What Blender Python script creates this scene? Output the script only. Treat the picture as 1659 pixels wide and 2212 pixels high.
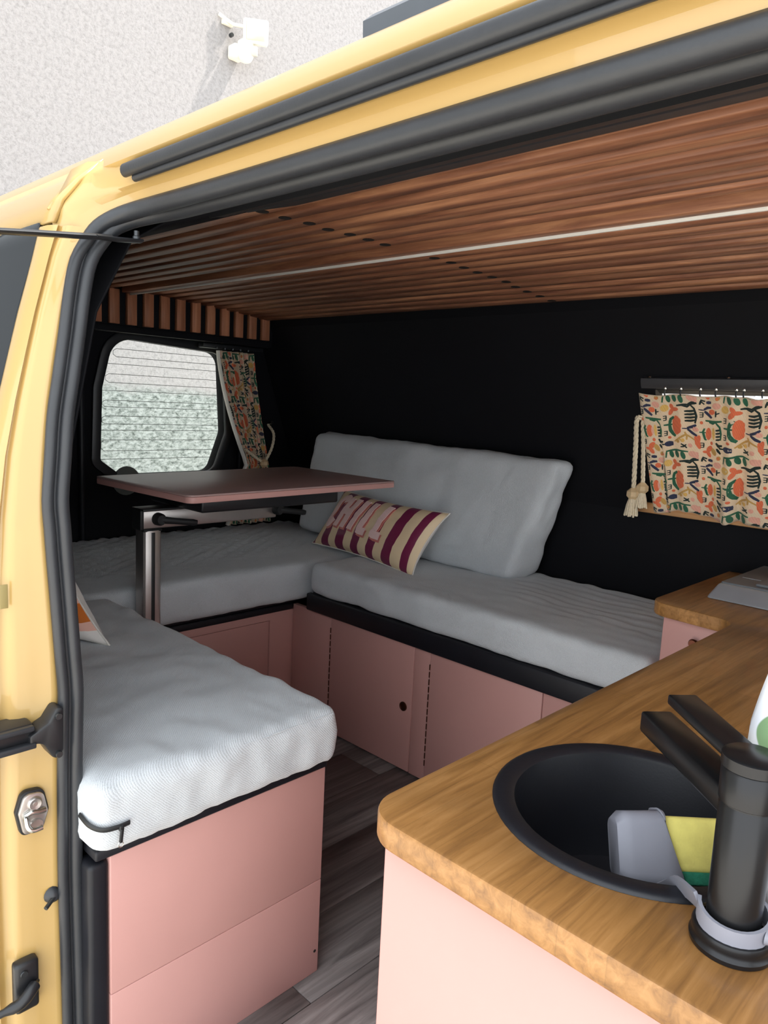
import bpy, bmesh, math, random
from mathutils import Vector, Matrix, noise
random.seed(7)
for o in list(bpy.data.objects): bpy.data.objects.remove(o)
S = bpy.context.scene
COL = S.collection
PI = math.pi

# ------------------------------------------------------------------ camera
EYE = Vector((0, 0, 1.05))
yaw, pit, rol = (math.radians(a) for a in (44.013, 8.460, 2.840))
fw = Vector((-math.sin(yaw)*math.cos(pit), math.cos(yaw)*math.cos(pit), -math.sin(pit)))
rt = Vector((math.cos(yaw), math.sin(yaw), 0)); up = rt.cross(fw)
r2 = math.cos(rol)*rt + math.sin(rol)*up; u2 = -math.sin(rol)*rt + math.cos(rol)*up
cd = bpy.data.cameras.new('camera'); cam = bpy.data.objects.new('camera', cd); COL.objects.link(cam)
cam.matrix_world = Matrix(((r2.x, u2.x, -fw.x, EYE.x), (r2.y, u2.y, -fw.y, EYE.y), (r2.z, u2.z, -fw.z, EYE.z), (0, 0, 0, 1)))
cd.sensor_fit = 'VERTICAL'; cd.sensor_height = 36; cd.lens = 1600/2212*36; cd.clip_start = 0.02
S.camera = cam
# ------------------------------------------------------------------ light
w = bpy.data.worlds.new('overcast_sky'); S.world = w; w.use_nodes = True
bg = w.node_tree.nodes['Background']; bg.inputs[0].default_value = (0.90, 0.955, 1.0, 1); bg.inputs[1].default_value = 1.65
sd = bpy.data.lights.new('sun', 'SUN'); sd.energy = 5.0; sd.angle = math.radians(2.5); sd.color = (1.0, 0.93, 0.83)
sun = bpy.data.objects.new('sun', sd); COL.objects.link(sun)
sun.rotation_euler = Vector((-0.16, -0.45, -0.87)).to_track_quat('-Z', 'Y').to_euler()
S.view_settings.view_transform = 'Standard'; S.view_settings.look = 'None'
S.view_settings.exposure = 0.93; S.view_settings.gamma = 1.0; S.view_settings.use_curve_mapping = False

# ------------------------------------------------------------------ materials
def srgb(r, g, b):
    f = lambda c: (c/255/12.92 if c <= 10.3 else ((c/255+0.055)/1.055)**2.4)
    return (f(r), f(g), f(b), 1)
class NT:
    def __init__(s, name):
        s.m = bpy.data.materials.new(name); s.m.use_nodes = True; s.t = s.m.node_tree
        s.b = s.t.nodes['Principled BSDF']
    def n(s, kind, **kw):
        x = s.t.nodes.new('ShaderNode'+kind)
        for k, v in kw.items():
            if k.startswith('_'): setattr(x, k[1:], v)
            else: x.inputs[int(k[1:]) if k[0] == 'i' and k[1:].isdigit() else k.replace('_', ' ')].default_value = v
        return x
    def l(s, a, ao, b, bi): s.t.links.new(a.outputs[ao], b.inputs[bi])
    def coords(s, scale=(1, 1, 1), out='Object', rot=(0, 0, 0)):
        c = s.n('TexCoord'); mp = s.n('Mapping'); mp.inputs['Scale'].default_value = scale; mp.inputs['Rotation'].default_value = rot
        s.l(c, out, mp, 'Vector'); return mp
    def ramp(s, stops):
        r = s.n('ValToRGB'); e = r.color_ramp.elements
        while len(e) < len(stops): e.new(0.5)
        for i, (p, c) in enumerate(stops): e[i].position = p; e[i].color = c
        return r
    def bump(s, src, out, strength, dist=0.002):
        b = s.n('Bump'); b.inputs['Strength'].default_value = strength; b.inputs['Distance'].default_value = dist
        s.l(src, out, b, 'Height'); s.l(b, 0, s.b, 'Normal'); return b
    def set(s, rough=.5, metal=0., spec=.5, coat=0.):
        s.b.inputs['Roughness'].default_value = rough; s.b.inputs['Metallic'].default_value = metal
        s.b.inputs['Specular IOR Level'].default_value = spec; s.b.inputs['Coat Weight'].default_value = coat
        return s
def mul(c, k): return (min(c[0]*k, 1), min(c[1]*k, 1), min(c[2]*k, 1), 1)
def paint(name, c, rough=.5, var=.08, scale=6, metal=0, spec=.5, coat=0, bump=0, bscale=80, bdist=.001):
    t = NT(name).set(rough, metal, spec, coat)
    mp = t.coords(); nz = t.n('TexNoise', Scale=scale, Detail=4.0); t.l(mp, 0, nz, 'Vector')
    r = t.ramp([(.3, mul(c, 1-var)), (.7, mul(c, 1+var))]); t.l(nz, 0, r, 0); t.l(r, 0, t.b, 'Base Color')
    if bump:
        n2 = t.n('TexNoise', Scale=bscale, Detail=3.0); t.l(mp, 0, n2, 'Vector'); t.bump(n2, 0, bump, bdist)
    return t.m
def wood(name, dark, mid, light, axis='x', fine=60, rough=.45, rnd=.25, staves=None, coat=0., bdist=.0006):
    t = NT(name).set(rough, 0, .5, coat)
    sc = {'x': (.06, 1, 1), 'y': (1, .06, 1), 'z': (1, 1, .06)}[axis]
    mp = t.coords(sc); oi = t.n('ObjectInfo')
    ad = t.n('VectorMath', _operation='MULTIPLY_ADD'); ad.inputs[1].default_value = (1, 1, 1)
    cmb = t.n('CombineXYZ'); m0 = t.n('Math', _operation='MULTIPLY'); m0.inputs[1].default_value = 37.0
    t.l(oi, 'Random', m0, 0); t.l(m0, 0, cmb, 0); t.l(m0, 0, cmb, 1); t.l(m0, 0, cmb, 2)
    t.l(mp, 0, ad, 0); t.l(cmb, 0, ad, 2)
    nz = t.n('TexNoise', Scale=fine, Detail=6.0, Roughness=.65, Distortion=.6); t.l(ad, 0, nz, 'Vector')
    r = t.ramp([(.30, dark), (.5, mid), (.72, light)]); t.l(nz, 0, r, 0)
    hs = t.n('HueSaturation'); t.l(r, 0, hs, 'Color')
    mr = t.n('MapRange'); mr.inputs['To Min'].default_value = 1-rnd; mr.inputs['To Max'].default_value = 1+rnd
    if staves:
        mp2 = t.coords(rot=(0, 0, PI/2) if staves[2] == 'y' else (0, 0, 0))
        bk = t.n('TexBrick', Scale=1.0, Mortar_Size=.0006, Brick_Width=staves[0], Row_Height=staves[1], Bias=0.0)
        bk.offset = .43; bk.inputs['Color1'].default_value = (0, 0, 0, 1); bk.inputs['Color2'].default_value = (1, 1, 1, 1)
        bk.inputs['Mortar'].default_value = (.12, .12, .12, 1)
        t.l(mp2, 0, bk, 'Vector'); t.l(bk, 0, mr, 0)
    else: t.l(oi, 'Random', mr, 0)
    t.l(mr, 0, hs, 'Value'); t.l(hs, 0, t.b, 'Base Color'); t.bump(nz, 0, .35, bdist)
    return t.m
def fabric(name, c, weave=900, var=.16, rough=.95):
    t = NT(name).set(rough, 0, .2); t.b.inputs['Sheen Weight'].default_value = .25
    mp = t.coords()
    w1 = t.n('TexWave', Scale=weave/6, Distortion=1.5, Detail=1.0); w1.bands_direction = 'DIAGONAL'; t.l(mp, 0, w1, 'Vector')
    n1 = t.n('TexNoise', Scale=weave, Detail=2.0); t.l(mp, 0, n1, 'Vector')
    n2 = t.n('TexNoise', Scale=9.0, Detail=4.0); t.l(mp, 0, n2, 'Vector')
    a = t.n('Math', _operation='MULTIPLY_ADD'); a.inputs[1].default_value = .35; t.l(w1, 1, a, 0); t.l(n1, 0, a, 2)
    a2 = t.n('Math', _operation='MULTIPLY_ADD'); a2.inputs[1].default_value = .35; t.l(n2, 0, a2, 0); t.l(a, 0, a2, 2)
    r = t.ramp([(.45, mul(c, 1-var*1.6)), (1.0, mul(c, 1+var))]); t.l(a2, 0, r, 0); t.l(r, 0, t.b, 'Base Color')
    t.bump(a, 0, .5, .0012)
    return t.m
def flat(name, c, rough=.6, metal=0., spec=.5, coat=0.): return paint(name, c, rough, .03, 30, metal, spec, coat)

M = {}
M['yellow'] = paint('yellow_van_paint', srgb(180, 148, 90), .28, .03, 3, coat=.5)
M['roofgrey'] = flat('grey_plastic', srgb(74, 80, 88), .5)
M['rubber'] = paint('black_rubber', srgb(44, 46, 50), .42, .12, 20, bump=.15, bscale=300)
M['blackmetal'] = flat('black_painted_metal', srgb(30, 31, 34), .38)
M['blackwall'] = paint('matt_black_wall_paint', srgb(9, 10, 16), .75, .15, 4, spec=.25, bump=.2, bscale=60)
M['blacktrim'] = paint('black_trim_paint', srgb(20, 21, 28), .5, .2, 12, spec=.4, bump=.3, bscale=50)
M['headliner'] = paint('dark_headliner_plastic', srgb(40, 42, 48), .5, .1, 10)
M['ceilwood'] = wood('stained_ceiling_slat_wood', srgb(106, 66, 50), srgb(150, 100, 74), srgb(196, 142, 104), 'x', 50, .5, .22)
M['slatwood'] = wood('stained_pelmet_wood', srgb(140, 86, 60), srgb(176, 116, 84), srgb(198, 138, 104), 'z', 40, .55, .15)
M['worktop'] = wood('oiled_worktop_wood', srgb(124, 86, 48), srgb(156, 111, 62), srgb(178, 131, 80), 'y', 80, .40, .16, staves=(.32, .042, 'y'), coat=.15)
M['sillwood'] = wood('pale_sill_wood', srgb(168, 116, 70), srgb(196, 146, 98), srgb(212, 168, 122), 'x', 70, .5, .05)
M['floorwood'] = wood('grey_vinyl_plank', srgb(74, 68, 67), srgb(112, 105, 103), srgb(146, 140, 137), 'y', 38, .45, .28)
M['pink'] = paint('salmon_pink_paint', srgb(200, 151, 144), .48, .03, 5, bump=.12, bscale=40, bdist=.0015)
M['grey_fabric'] = fabric('light_grey_weave', srgb(198, 202, 206))
M['white_lead'] = flat('white_plastic', srgb(235, 235, 230), .4)
M['alu'] = paint('brushed_aluminium', srgb(190, 184, 180), .35, .05, 20, metal=.9)
M['chrome'] = flat('zinc_plated_steel', srgb(205, 205, 200), .22, 1.0)
M['tablegrey'] = paint('mauve_grey_laminate', srgb(172, 143, 139), .4, .05, 8)
M['sinkblack'] = paint('matt_black_composite', srgb(26, 27, 33), .45, .08, 60, bump=.1, bscale=400)
M['tapblack'] = flat('satin_black_tap', srgb(38, 38, 40), .3, .5)
M['greysilicone'] = flat('grey_silicone', srgb(140, 141, 152), .55)
M['spongeyellow'] = paint('yellow_sponge', srgb(250, 236, 132), .95, .06, 90, bump=.6, bscale=250)
M['spongegreen'] = paint('green_scourer', srgb(44, 128, 100), .95, .2, 200, bump=.8, bscale=400)
M['steel'] = paint('silver_hob_enamel', srgb(176, 180, 186), .38, .04, 20, metal=.35)
M['hobtop'] = paint('grey_hob_top', srgb(118, 122, 126), .45, .04, 20)
M['cotton'] = fabric('cream_curtain_cotton', srgb(240, 220, 192), 600, .06)
_t = M['cotton'].node_tree; _b = _t.nodes['Principled BSDF']; _o = _t.nodes['Material Output']
_tr = _t.nodes.new('ShaderNodeBsdfTranslucent'); _mx = _t.nodes.new('ShaderNodeMixShader'); _mx.inputs[0].default_value = .22
_tr.inputs[0].default_value = srgb(240, 222, 196); _t.links.new(_b.outputs[0], _mx.inputs[1]); _t.links.new(_tr.outputs[0], _mx.inputs[2]); _t.links.new(_mx.outputs[0], _o.inputs[0])
M['rope'] = paint('cream_cotton_rope', srgb(226, 212, 184), .95, .1, 200, bump=.6, bscale=300)
M['beadwood'] = paint('pale_beech_bead', srgb(216, 188, 146), .6, .08, 40)
M['zip'] = flat('black_zip', srgb(24, 26, 28), .5)
M['stickergrey'] = flat('olive_grey_sticker', srgb(148, 132, 84), .6)
M['copper'] = flat('dark_bronze', srgb(96, 58, 44), .3, .8)
M['lampwhite'] = flat('off_white_lamp_plastic', srgb(232, 228, 214), .5)
M['lampglass'] = flat('lamp_reflector', srgb(200, 190, 172), .25, .3)
M['lensgrey'] = flat('sensor_lens', srgb(178, 176, 168), .3)
M['bumpgrey'] = flat('pale_grey_plastic', srgb(112, 118, 114), .6)
M['railblack'] = flat('black_rail_grey_sheen', srgb(62, 62, 65), .35)  # black rail, its grey sheen put into the base colour
M['bolt'] = flat('dark_bolt', srgb(70, 72, 74), .35, .7)
M['hole'] = flat('dark_hole', srgb(22, 13, 10), .9)
for k, c in dict(p_black=(44, 56, 52), p_green=(52, 104, 78), p_coral=(232, 120, 82), p_pink=(240, 178, 156), p_ochre=(206, 162, 92), p_blue=(58, 62, 84), p_yellow=(238, 194, 110),
                 l_pink=(246, 212, 208), l_shade=(206, 124, 114)).items():
    M[k] = fabric('print_'+k[2:]+('_letter' if k[0] == 'l' else ''), srgb(*c), 500, .06)
# glass
t = NT('window_glass').set(.02); t.b.inputs['Transmission Weight'].default_value = 1.0; t.b.inputs['Base Color'].default_value = (.93, .97, .96, 1); t.b.inputs['IOR'].default_value = 1.02
M['glass'] = t.m
t = NT('dark_tinted_glass').set(.08, 0, .35); t.b.inputs['Base Color'].default_value = srgb(26, 29, 32); M['darkglass'] = t.m
# stucco with coarse pebbledash below a plain upper coat
t = NT('white_stucco').set(.95, 0, .1)
mp = t.coords(); n1 = t.n('TexNoise', Scale=45.0, Detail=8.0, Roughness=.8); t.l(mp, 0, n1, 'Vector')
r1 = t.ramp([(.3, srgb(124, 122, 122)), (.55, srgb(154, 151, 151))]); t.l(n1, 0, r1, 0)
mpb = t.coords((1, 1, 1.9)); n2 = t.n('TexNoise', Scale=26.0, Detail=8.0, Roughness=.8, Distortion=.3); t.l(mpb, 0, n2, 'Vector')
r2_ = t.ramp([(.34, srgb(40, 44, 42)), (.45, srgb(116, 122, 119)), (.58, srgb(156, 161, 159))]); t.l(n2, 0, r2_, 0)
sx = t.n('SeparateXYZ'); t.l(mp, 0, sx, 0)
n3 = t.n('TexNoise', Scale=5.0, Detail=5.0); t.l(mp, 0, n3, 'Vector')
ma = t.n('Math', _operation='MULTIPLY_ADD'); ma.inputs[1].default_value = .16; t.l(n3, 0, ma, 0); t.l(sx, 2, ma, 2)
mr = t.n('MapRange'); mr.inputs['From Min'].default_value = 1.10; mr.inputs['From Max'].default_value = 1.17; t.l(ma, 0, mr, 0)
mx = t.n('Mix', _data_type='RGBA'); t.l(mr, 0, mx, 0); t.l(r2_, 0, mx, 6); t.l(r1, 0, mx, 7); t.l(mx, 2, t.b, 'Base Color')
t.bump(n1, 0, .7, .012); M['stucco'] = t.m
M['ground'] = paint('pale_concrete', srgb(214, 209, 200), .9, .10, 5, bump=.3, bscale=60)

# ------------------------------------------------------------------ builders
def link(name, me, parent=None):
    o = bpy.data.objects.new(name, me); COL.objects.link(o)
    if parent is not None:
        o.parent = parent
        mw = Matrix.Translation(parent.location)
        if parent.parent is not None: mw = Matrix.Identity(4)
        o.matrix_parent_inverse = mw.inverted()
    return o
def mesh(name, V, F, mat, parent=None, smooth=False, mats=None, idx=None, recalc=True):
    me = bpy.data.meshes.new(name); me.from_pydata([tuple(v) for v in V], [], F)
    for m in (mats or [mat]): me.materials.append(M[m] if isinstance(m, str) else m)
    if idx: me.polygons.foreach_set('material_index', idx)
    if recalc:
        bm = bmesh.new(); bm.from_mesh(me); bmesh.ops.recalc_face_normals(bm, faces=bm.faces); bm.to_mesh(me); bm.free()
    if smooth: me.polygons.foreach_set('use_smooth', [True]*len(me.polygons))
    me.update()
    return link(name, me, parent)
def frombm(name, bm, mat, parent=None, smooth=False):
    me = bpy.data.meshes.new(name); bmesh.ops.recalc_face_normals(bm, faces=bm.faces); bm.to_mesh(me); bm.free()
    me.materials.append(M[mat])
    if smooth: me.polygons.foreach_set('use_smooth', [True]*len(me.polygons))
    return link(name, me, parent)
def autosmooth(o, ang=40):
    me = o.data; me.polygons.foreach_set('use_smooth', [True]*len(me.polygons))
    me.set_sharp_from_angle(angle=math.radians(ang)); return o
def tag(o, label, cat, group=None):
    o['label'] = label; o['category'] = cat
    if group: o['group'] = group
    return o
def thing(name, loc, label, cat, group=None):
    o = bpy.data.objects.new(name, None); COL.objects.link(o); o.location = loc; o.empty_display_size = .05
    return tag(o, label, cat, group)
def struct(o, label=None):
    o['kind'] = 'structure'
    if label: o['label'] = label
    return o
def bm_box(lo, hi, bev=0., seg=2):
    bm = bmesh.new(); bmesh.ops.create_cube(bm, size=1)
    lo = Vector(lo); hi = Vector(hi); c = (lo+hi)/2; d = hi-lo
    for v in bm.verts: v.co = Vector((v.co.x*d.x+c.x, v.co.y*d.y+c.y, v.co.z*d.z+c.z))
    if bev: bmesh.ops.bevel(bm, geom=bm.edges[:], offset=bev, segments=seg, profile=.5, affect='EDGES')
    return bm
def box(name, lo, hi, mat, parent=None, bev=.002, seg=2):
    o = frombm(name, bm_box(lo, hi, bev, seg), mat, parent)
    return autosmooth(o, 50) if bev else o
def obox(name, c, ax, half, mat, parent=None, bev=.002, seg=2):   # oriented box: ax = three unit vectors
    bm = bm_box([-h for h in half], half, bev, seg)
    R = Matrix((ax[0], ax[1], ax[2])).transposed()
    for v in bm.verts: v.co = R @ v.co + Vector(c)
    return autosmooth(frombm(name, bm, mat, parent), 50)
def tube(name, pts, r, mat, parent=None, n=10, cap=True, flat_=(1, 1), closed=False):
    pts = [Vector(p) for p in pts]; V = []; F = []
    up_ = None
    for i, p in enumerate(pts):
        a = pts[i-1] if (i or closed) else p; b = pts[(i+1) % len(pts)] if (i < len(pts)-1 or closed) else p
        tg = (b-a).normalized()
        if up_ is None: up_ = Vector((0, 0, 1)) if abs(tg.z) < .9 else Vector((1, 0, 0))
        sd_ = tg.cross(up_).normalized(); up_ = sd_.cross(tg).normalized()
        rr = r[i] if isinstance(r, (list, tuple)) else r
        for k in range(n):
            th = 2*PI*k/n; V.append(p + sd_*math.cos(th)*rr*flat_[0] + up_*math.sin(th)*rr*flat_[1])
    m = len(pts)
    for i in range(m if closed else m-1):
        j = (i+1) % m
        for k in range(n): F.append((i*n+k, i*n+(k+1) % n, j*n+(k+1) % n, j*n+k))
    if cap and not closed: F.append(tuple(range(n))[::-1]); F.append(tuple((m-1)*n+k for k in range(n)))
    return autosmooth(mesh(name, V, F, mat, parent), 50)
def lathe(name, prof, c, mat, parent=None, n=40, axis='z', ang=40):
    V = []; F = []; m = len(prof); c = Vector(c)
    for k in range(n):
        th = 2*PI*k/n
        for (r, h) in prof:
            a, b = r*math.cos(th), r*math.sin(th)
            V.append(c + Vector({'z': (a, b, h), 'x': (h, a, b), 'y': (a, h, b)}[axis]))
    for k in range(n):
        k2 = (k+1) % n
        for i in range(m-1): F.append((k*m+i, k2*m+i, k2*m+i+1, k*m+i+1))
    me_o = mesh(name, V, F, mat, parent)
    bm = bmesh.new(); bm.from_mesh(me_o.data); bmesh.ops.remove_doubles(bm, verts=bm.verts, dist=1e-5)
    bmesh.ops.recalc_face_normals(bm, faces=bm.faces); bm.to_mesh(me_o.data); bm.free()
    return autosmooth(me_o, ang)
def disc(name, c, r, h, mat, parent=None, axis='z', n=20):
    return lathe(name, [(0, 0), (r, 0), (r, h*.8), (r*.93, h), (0, h)], c, mat, parent, n, axis)
def extrude_x(name, prof, x0, x1, mat, parent=None, closed=False, thick=0., nx=1, smooth=40):
    V = []; F = []; m = len(prof)
    for i in range(nx+1):
        x = x0+(x1-x0)*i/nx
        for (y, z) in prof: V.append((x, y, z))
    for i in range(nx):
        for k in range(m if closed else m-1):
            k2 = (k+1) % m; F.append((i*m+k, i*m+k2, (i+1)*m+k2, (i+1)*m+k))
    if closed: F.append(tuple(range(m))); F.append(tuple(nx*m+k for k in range(m)))
    o = autosmooth(mesh(name, V, F, mat, parent), smooth)
    if thick: solid(o, thick)
    return o
def solid(o, t_, off=-1):
    md = o.modifiers.new('thickness', 'SOLIDIFY'); md.thickness = t_; md.offset = off; return o
def roundpoly(pts, n=8):      # pts: (x, y, r)
    out = []; m = len(pts)
    for i, (x, y, r) in enumerate(pts):
        p = Vector((x, y)); a = Vector(pts[i-1][:2]); b = Vector(pts[(i+1) % m][:2])
        if r <= 0: out.append((x, y)); continue
        d1 = (a-p).normalized(); d2 = (b-p).normalized(); half = d1.angle(d2)/2
        tl = r/math.tan(half); c = p+(d1+d2).normalized()*(r/math.sin(half))
        s = p+d1*tl-c; e = p+d2*tl-c; a0 = math.atan2(s.y, s.x); a1 = math.atan2(e.y, e.x)
        da = (a1-a0+PI) % (2*PI)-PI
        for k in range(n+1):
            th = a0+da*k/n; out.append((c.x+r*math.cos(th), c.y+r*math.sin(th)))
    return out
def inset(poly, d):
    m = len(poly); out = []; ar = sum(poly[i][0]*poly[(i+1) % m][1]-poly[(i+1) % m][0]*poly[i][1] for i in range(m)); sg = 1 if ar > 0 else -1
    for i in range(m):
        a = Vector(poly[i-1]); p = Vector(poly[i]); b = Vector(poly[(i+1) % m])
        e1 = (p-a); e2 = (b-p)
        if e1.length < 1e-9: e1 = e2
        if e2.length < 1e-9: e2 = e1
        e1.normalize(); e2.normalize()
        n1 = Vector((-e1.y, e1.x))*sg; n2 = Vector((-e2.y, e2.x))*sg; nn = (n1+n2).normalized()
        out.append(tuple(p+nn*d/max(.35, nn.dot(n1))))
    return out
def slab(name, poly, lo, hi, mat, parent=None, holes=(), bev=.003, plane='xy', ang=40):
    """a plate with bevelled rim and optional through-holes; plane xy (height z), yz (height x) or xz (height y)"""
    to = {'xy': lambda a, b, h: (a, b, h), 'yz': lambda a, b, h: (h, a, b), 'xz': lambda a, b, h: (a, h, b)}[plane]
    bm = bmesh.new(); topE = []; botE = []
    for li, lp in enumerate([poly]+list(holes)):
        d = bev if li == 0 else -bev
        rings = [(inset(lp, d), lo), (inset(lp, d*.3), lo+bev*.3), (lp, lo+bev), (lp, hi-bev), (inset(lp, d*.3), hi-bev*.3), (inset(lp, d), hi)] if bev else [(lp, lo), (lp, hi)]
        R = [[bm.verts.new(to(x, y, h)) for x, y in rg] for rg, h in rings]
        m = len(lp)
        for a, b in zip(R, R[1:]):
            for i in range(m): bm.faces.new((a[i], a[(i+1) % m], b[(i+1) % m], b[i]))
        for i in range(m):
            botE.append(bm.edges.get((R[0][i], R[0][(i+1) % m]))); topE.append(bm.edges.get((R[-1][i], R[-1][(i+1) % m])))
    for E_ in (topE, botE): bmesh.ops.triangle_fill(bm, use_beauty=True, use_dissolve=False, edges=E_)
    return autosmooth(frombm(name, bm, mat, parent), ang)
def rbox(name, dims, r, fn, mat, parent=None, step=.014):
    """rounded padded box; fn maps (unit coords 0..1, local point, normal) to a world point"""
    dx, dy, dz = dims; bm = bmesh.new(); cache = {}
    N = [max(3, int(round(d/step))) for d in dims]
    def vert(i, j, k):
        key = (i, j, k)
        if key not in cache:
            p = Vector((dx*i/N[0], dy*j/N[1], dz*k/N[2]))
            q = Vector((min(max(p.x, r), dx-r), min(max(p.y, r), dy-r), min(max(p.z, r), dz-r)))
            n_ = p-q; n_ = n_.normalized() if n_.length > 1e-9 else Vector((0, 0, 1))
            p2 = q+n_*r
            cache[key] = bm.verts.new(fn((p2.x/dx, p2.y/dy, p2.z/dz), p2, n_))
        return cache[key]
    for a, b, c in ((0, 1, 2), (0, 2, 1), (1, 2, 0)):
        for side in (0, N[c]):
            for i in range(N[a]):
                for j in range(N[b]):
                    q = []
                    for ii, jj in ((i, j), (i+1, j), (i+1, j+1), (i, j+1)):
                        t3 = [0, 0, 0]; t3[a] = ii; t3[b] = jj; t3[c] = side; q.append(vert(*t3))
                    bm.faces.new(q)
    return frombm(name, bm, mat, parent, smooth=True)
def nz(p, s): return noise.noise(Vector(p)*s)

# ================================================================== SETTING
# outdoor ground and house wall behind the van
struct(mesh('ground', [(-4.1, -8, -.55), (8, -8, -.55), (8, 12, -.55), (-4.1, 12, -.55)], [(0, 1, 2, 3)], 'ground'), 'pale concrete ground around the van')
struct(box('wall_outside', (-4.25, -6, -.55), (-4.0, 12, 7.5), 'stucco', bev=0), 'white rough stucco house wall behind the van')

# floor planks (run across the van)
fl = struct(box('floor', (-2.5, .40, -.05), (.95, 2.0, -.004), 'blackmetal', bev=0), 'grey wood-look plank floor of the van')
pm = {}
def plank(x0, y0, y1):
    L = round(y1-y0, 3)
    if L not in pm:
        o = box('plank', (0, 0, 0), (.1612, L-.0014, .0042), 'floorwood', fl, bev=.0006, seg=1); pm[L] = o.data
    else: o = link('plank', pm[L], fl)
    o.location = (x0+.0009, y0, -.0042); return o
for i in range(22):
    x0 = -2.48+.0+i*.163 - .017
    if x0 > .8: break
    ys = {9: .775, 6: 1.44, 7: 1.0, 8: 1.75, 5: .9}.get(i, .6+((i*.37) % 1.2))
    for a, b in ((.41, ys), (ys, 1.99)):
        if b-a > .03: plank(x0, a, b)

# far wall: upright below, leaning inwards above, with a window opening
WX0, WX1 = -2.55, .95
def wy(z): return 2.0 if z < .78 else 2.0-.36*(min(z, 1.315)-.78)
ox0, ox1, oz0, oz1 = -.86, -.05, .84, 1.115
V = []; F = []
def quad(a, b, c, d):
    i = len(V); V.extend([a, b, c, d]); F.append((i, i+1, i+2, i+3))
def wq(x0, x1, z0, z1): quad((x0, wy(z0), z0), (x1, wy(z0), z0), (x1, wy(z1), z1), (x0, wy(z1), z1))
wq(WX0, WX1, -.02, .7799); wq(WX0, WX1, .78, oz0); wq(WX0, ox0, oz0, oz1); wq(ox1, WX1, oz0, oz1); wq(WX0, WX1, oz1, 1.315); wq(WX0, WX1, 1.315, 1.40)
wf = mesh('wall_far', V, F, 'blackwall', recalc=False)
bm = bmesh.new(); bm.from_mesh(wf.data); bmesh.ops.remove_doubles(bm, verts=bm.verts, dist=2e-4); bm.to_mesh(wf.data); bm.free()
solid(wf, .03, -1); struct(wf, 'matt black painted far side wall of the van')
NW = Vector((0, 1, .36)).normalized()                        # outward normal of the leaning wall
UW = Vector((0, -.36, 1)).normalized()
def onwall(x, z, off=0.): return Vector((x, wy(z), z)) - NW*off
w2 = struct(mesh('window_2', [onwall(ox0-.01, oz0-.01, -.015), onwall(ox1+.01, oz0-.01, -.015), onwall(ox1+.01, oz1+.01, -.015), onwall(ox0-.01, oz1+.01, -.015)], [(0, 1, 2, 3)], 'glass'), 'small side window behind the printed curtain')
for a, b in (((ox0, oz0), (ox1, oz0)), ((ox0, oz1), (ox1, oz1)), ((ox0, oz0), (ox0, oz1)), ((ox1, oz0), (ox1, oz1))):
    tube('window_frame', [onwall(a[0], a[1], -.01), onwall(b[0], b[1], -.01)], .012, 'blackmetal', w2, 4)

# near side wall (behind the pillar) and the rear wall with its window
wn = struct(extrude_x('wall_near', [(.395, -.02), (.395, .75), (.41, .95), (.45, 1.15), (.50, 1.25), (.62, 1.33), (.80, 1.372)], -2.52, -.985, 'blackwall', thick=.003), 'black inner side wall behind the door pillar')
RX = -2.5
win = roundpoly([(1.150, .80, .02), (1.225, .745, .03), (1.605, .748, .05), (1.662, .90, .06), (1.642, 1.203, .055), (1.20, 1.226, .085), (1.158, 1.05, .05)][::1], 7)
wr = struct(slab('wall_rear', [(.38, -.02), (2.01, -.02), (2.01, .8), (1.79, 1.40), (.6, 1.40), (.38, 1.0)], RX-.05, RX, 'blackwall', holes=[win], bev=.004, plane='yz'), 'black inner face of the rear door')
w1 = struct(slab('window_1', inset(win, -.006), RX-.040, RX-.035, 'glass', bev=.001, plane='yz'), 'rear window with thin heating lines')
fr_o = inset(win, -.030); fr_i = inset(win, .003)
slab('window_frame', fr_o, RX-.002, RX+.012, 'blackmetal', w1, holes=[fr_i], bev=.004, plane='yz')
zz = [1.188, 1.160, 1.135, 1.100, 1.070, 1.042, 1.008, .985, .953, .925, .903, .868, .830, .800]
def span(z):
    ys = []
    m = len(win)
    for i in range(m):
        (y0, z0), (y1, z1) = win[i], win[(i+1) % m]
        if (z0-z)*(z1-z) <= 0 and z0 != z1: ys.append(y0+(y1-y0)*(z-z0)/(z1-z0))
    return min(ys), max(ys)
loop_with = {0: 1, 3: 4, 6: 7, 8: 9, 11: 12}
for i, z in enumerate(zz):
    a, b = span(z)
    if i in loop_with:
        z2 = zz[loop_with[i]]; a2, b2 = span(z2)
        s = max(a, a2)+.022
        pts = [(RX-.033, b, z), (RX-.033, s+.012, z), (RX-.033, s, z-.008), (RX-.033, s, z2+.008), (RX-.033, s+.012, z2), (RX-.033, b2, z2)]
    elif i in loop_with.values(): continue
    else: pts = [(RX-.033, a, z), (RX-.033, b, z)]
    tube('heating_line', pts, .0009, 'zip', w1, 4, cap=False)
# rear door trims beside and below the window
lathe('trim_bump', [(0, .016), (.022, .014), (.040, .008), (.052, 0)], (RX+.008, 1.248, .726), 'bumpgrey', wr, 24, 'x')
for (y0, y1, z0, z1) in ((1.075, 1.095, .45, 1.235), (1.715, 1.745, .6, 1.20)):
    box('trim_strip', (RX-.001, y0, z0), (RX+.022, y1, z1), 'blacktrim', wr, .008)
disc('screw', (RX+.01, 1.10, 1.195), .009, .006, 'chrome', wr, 'x', 12)

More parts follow.
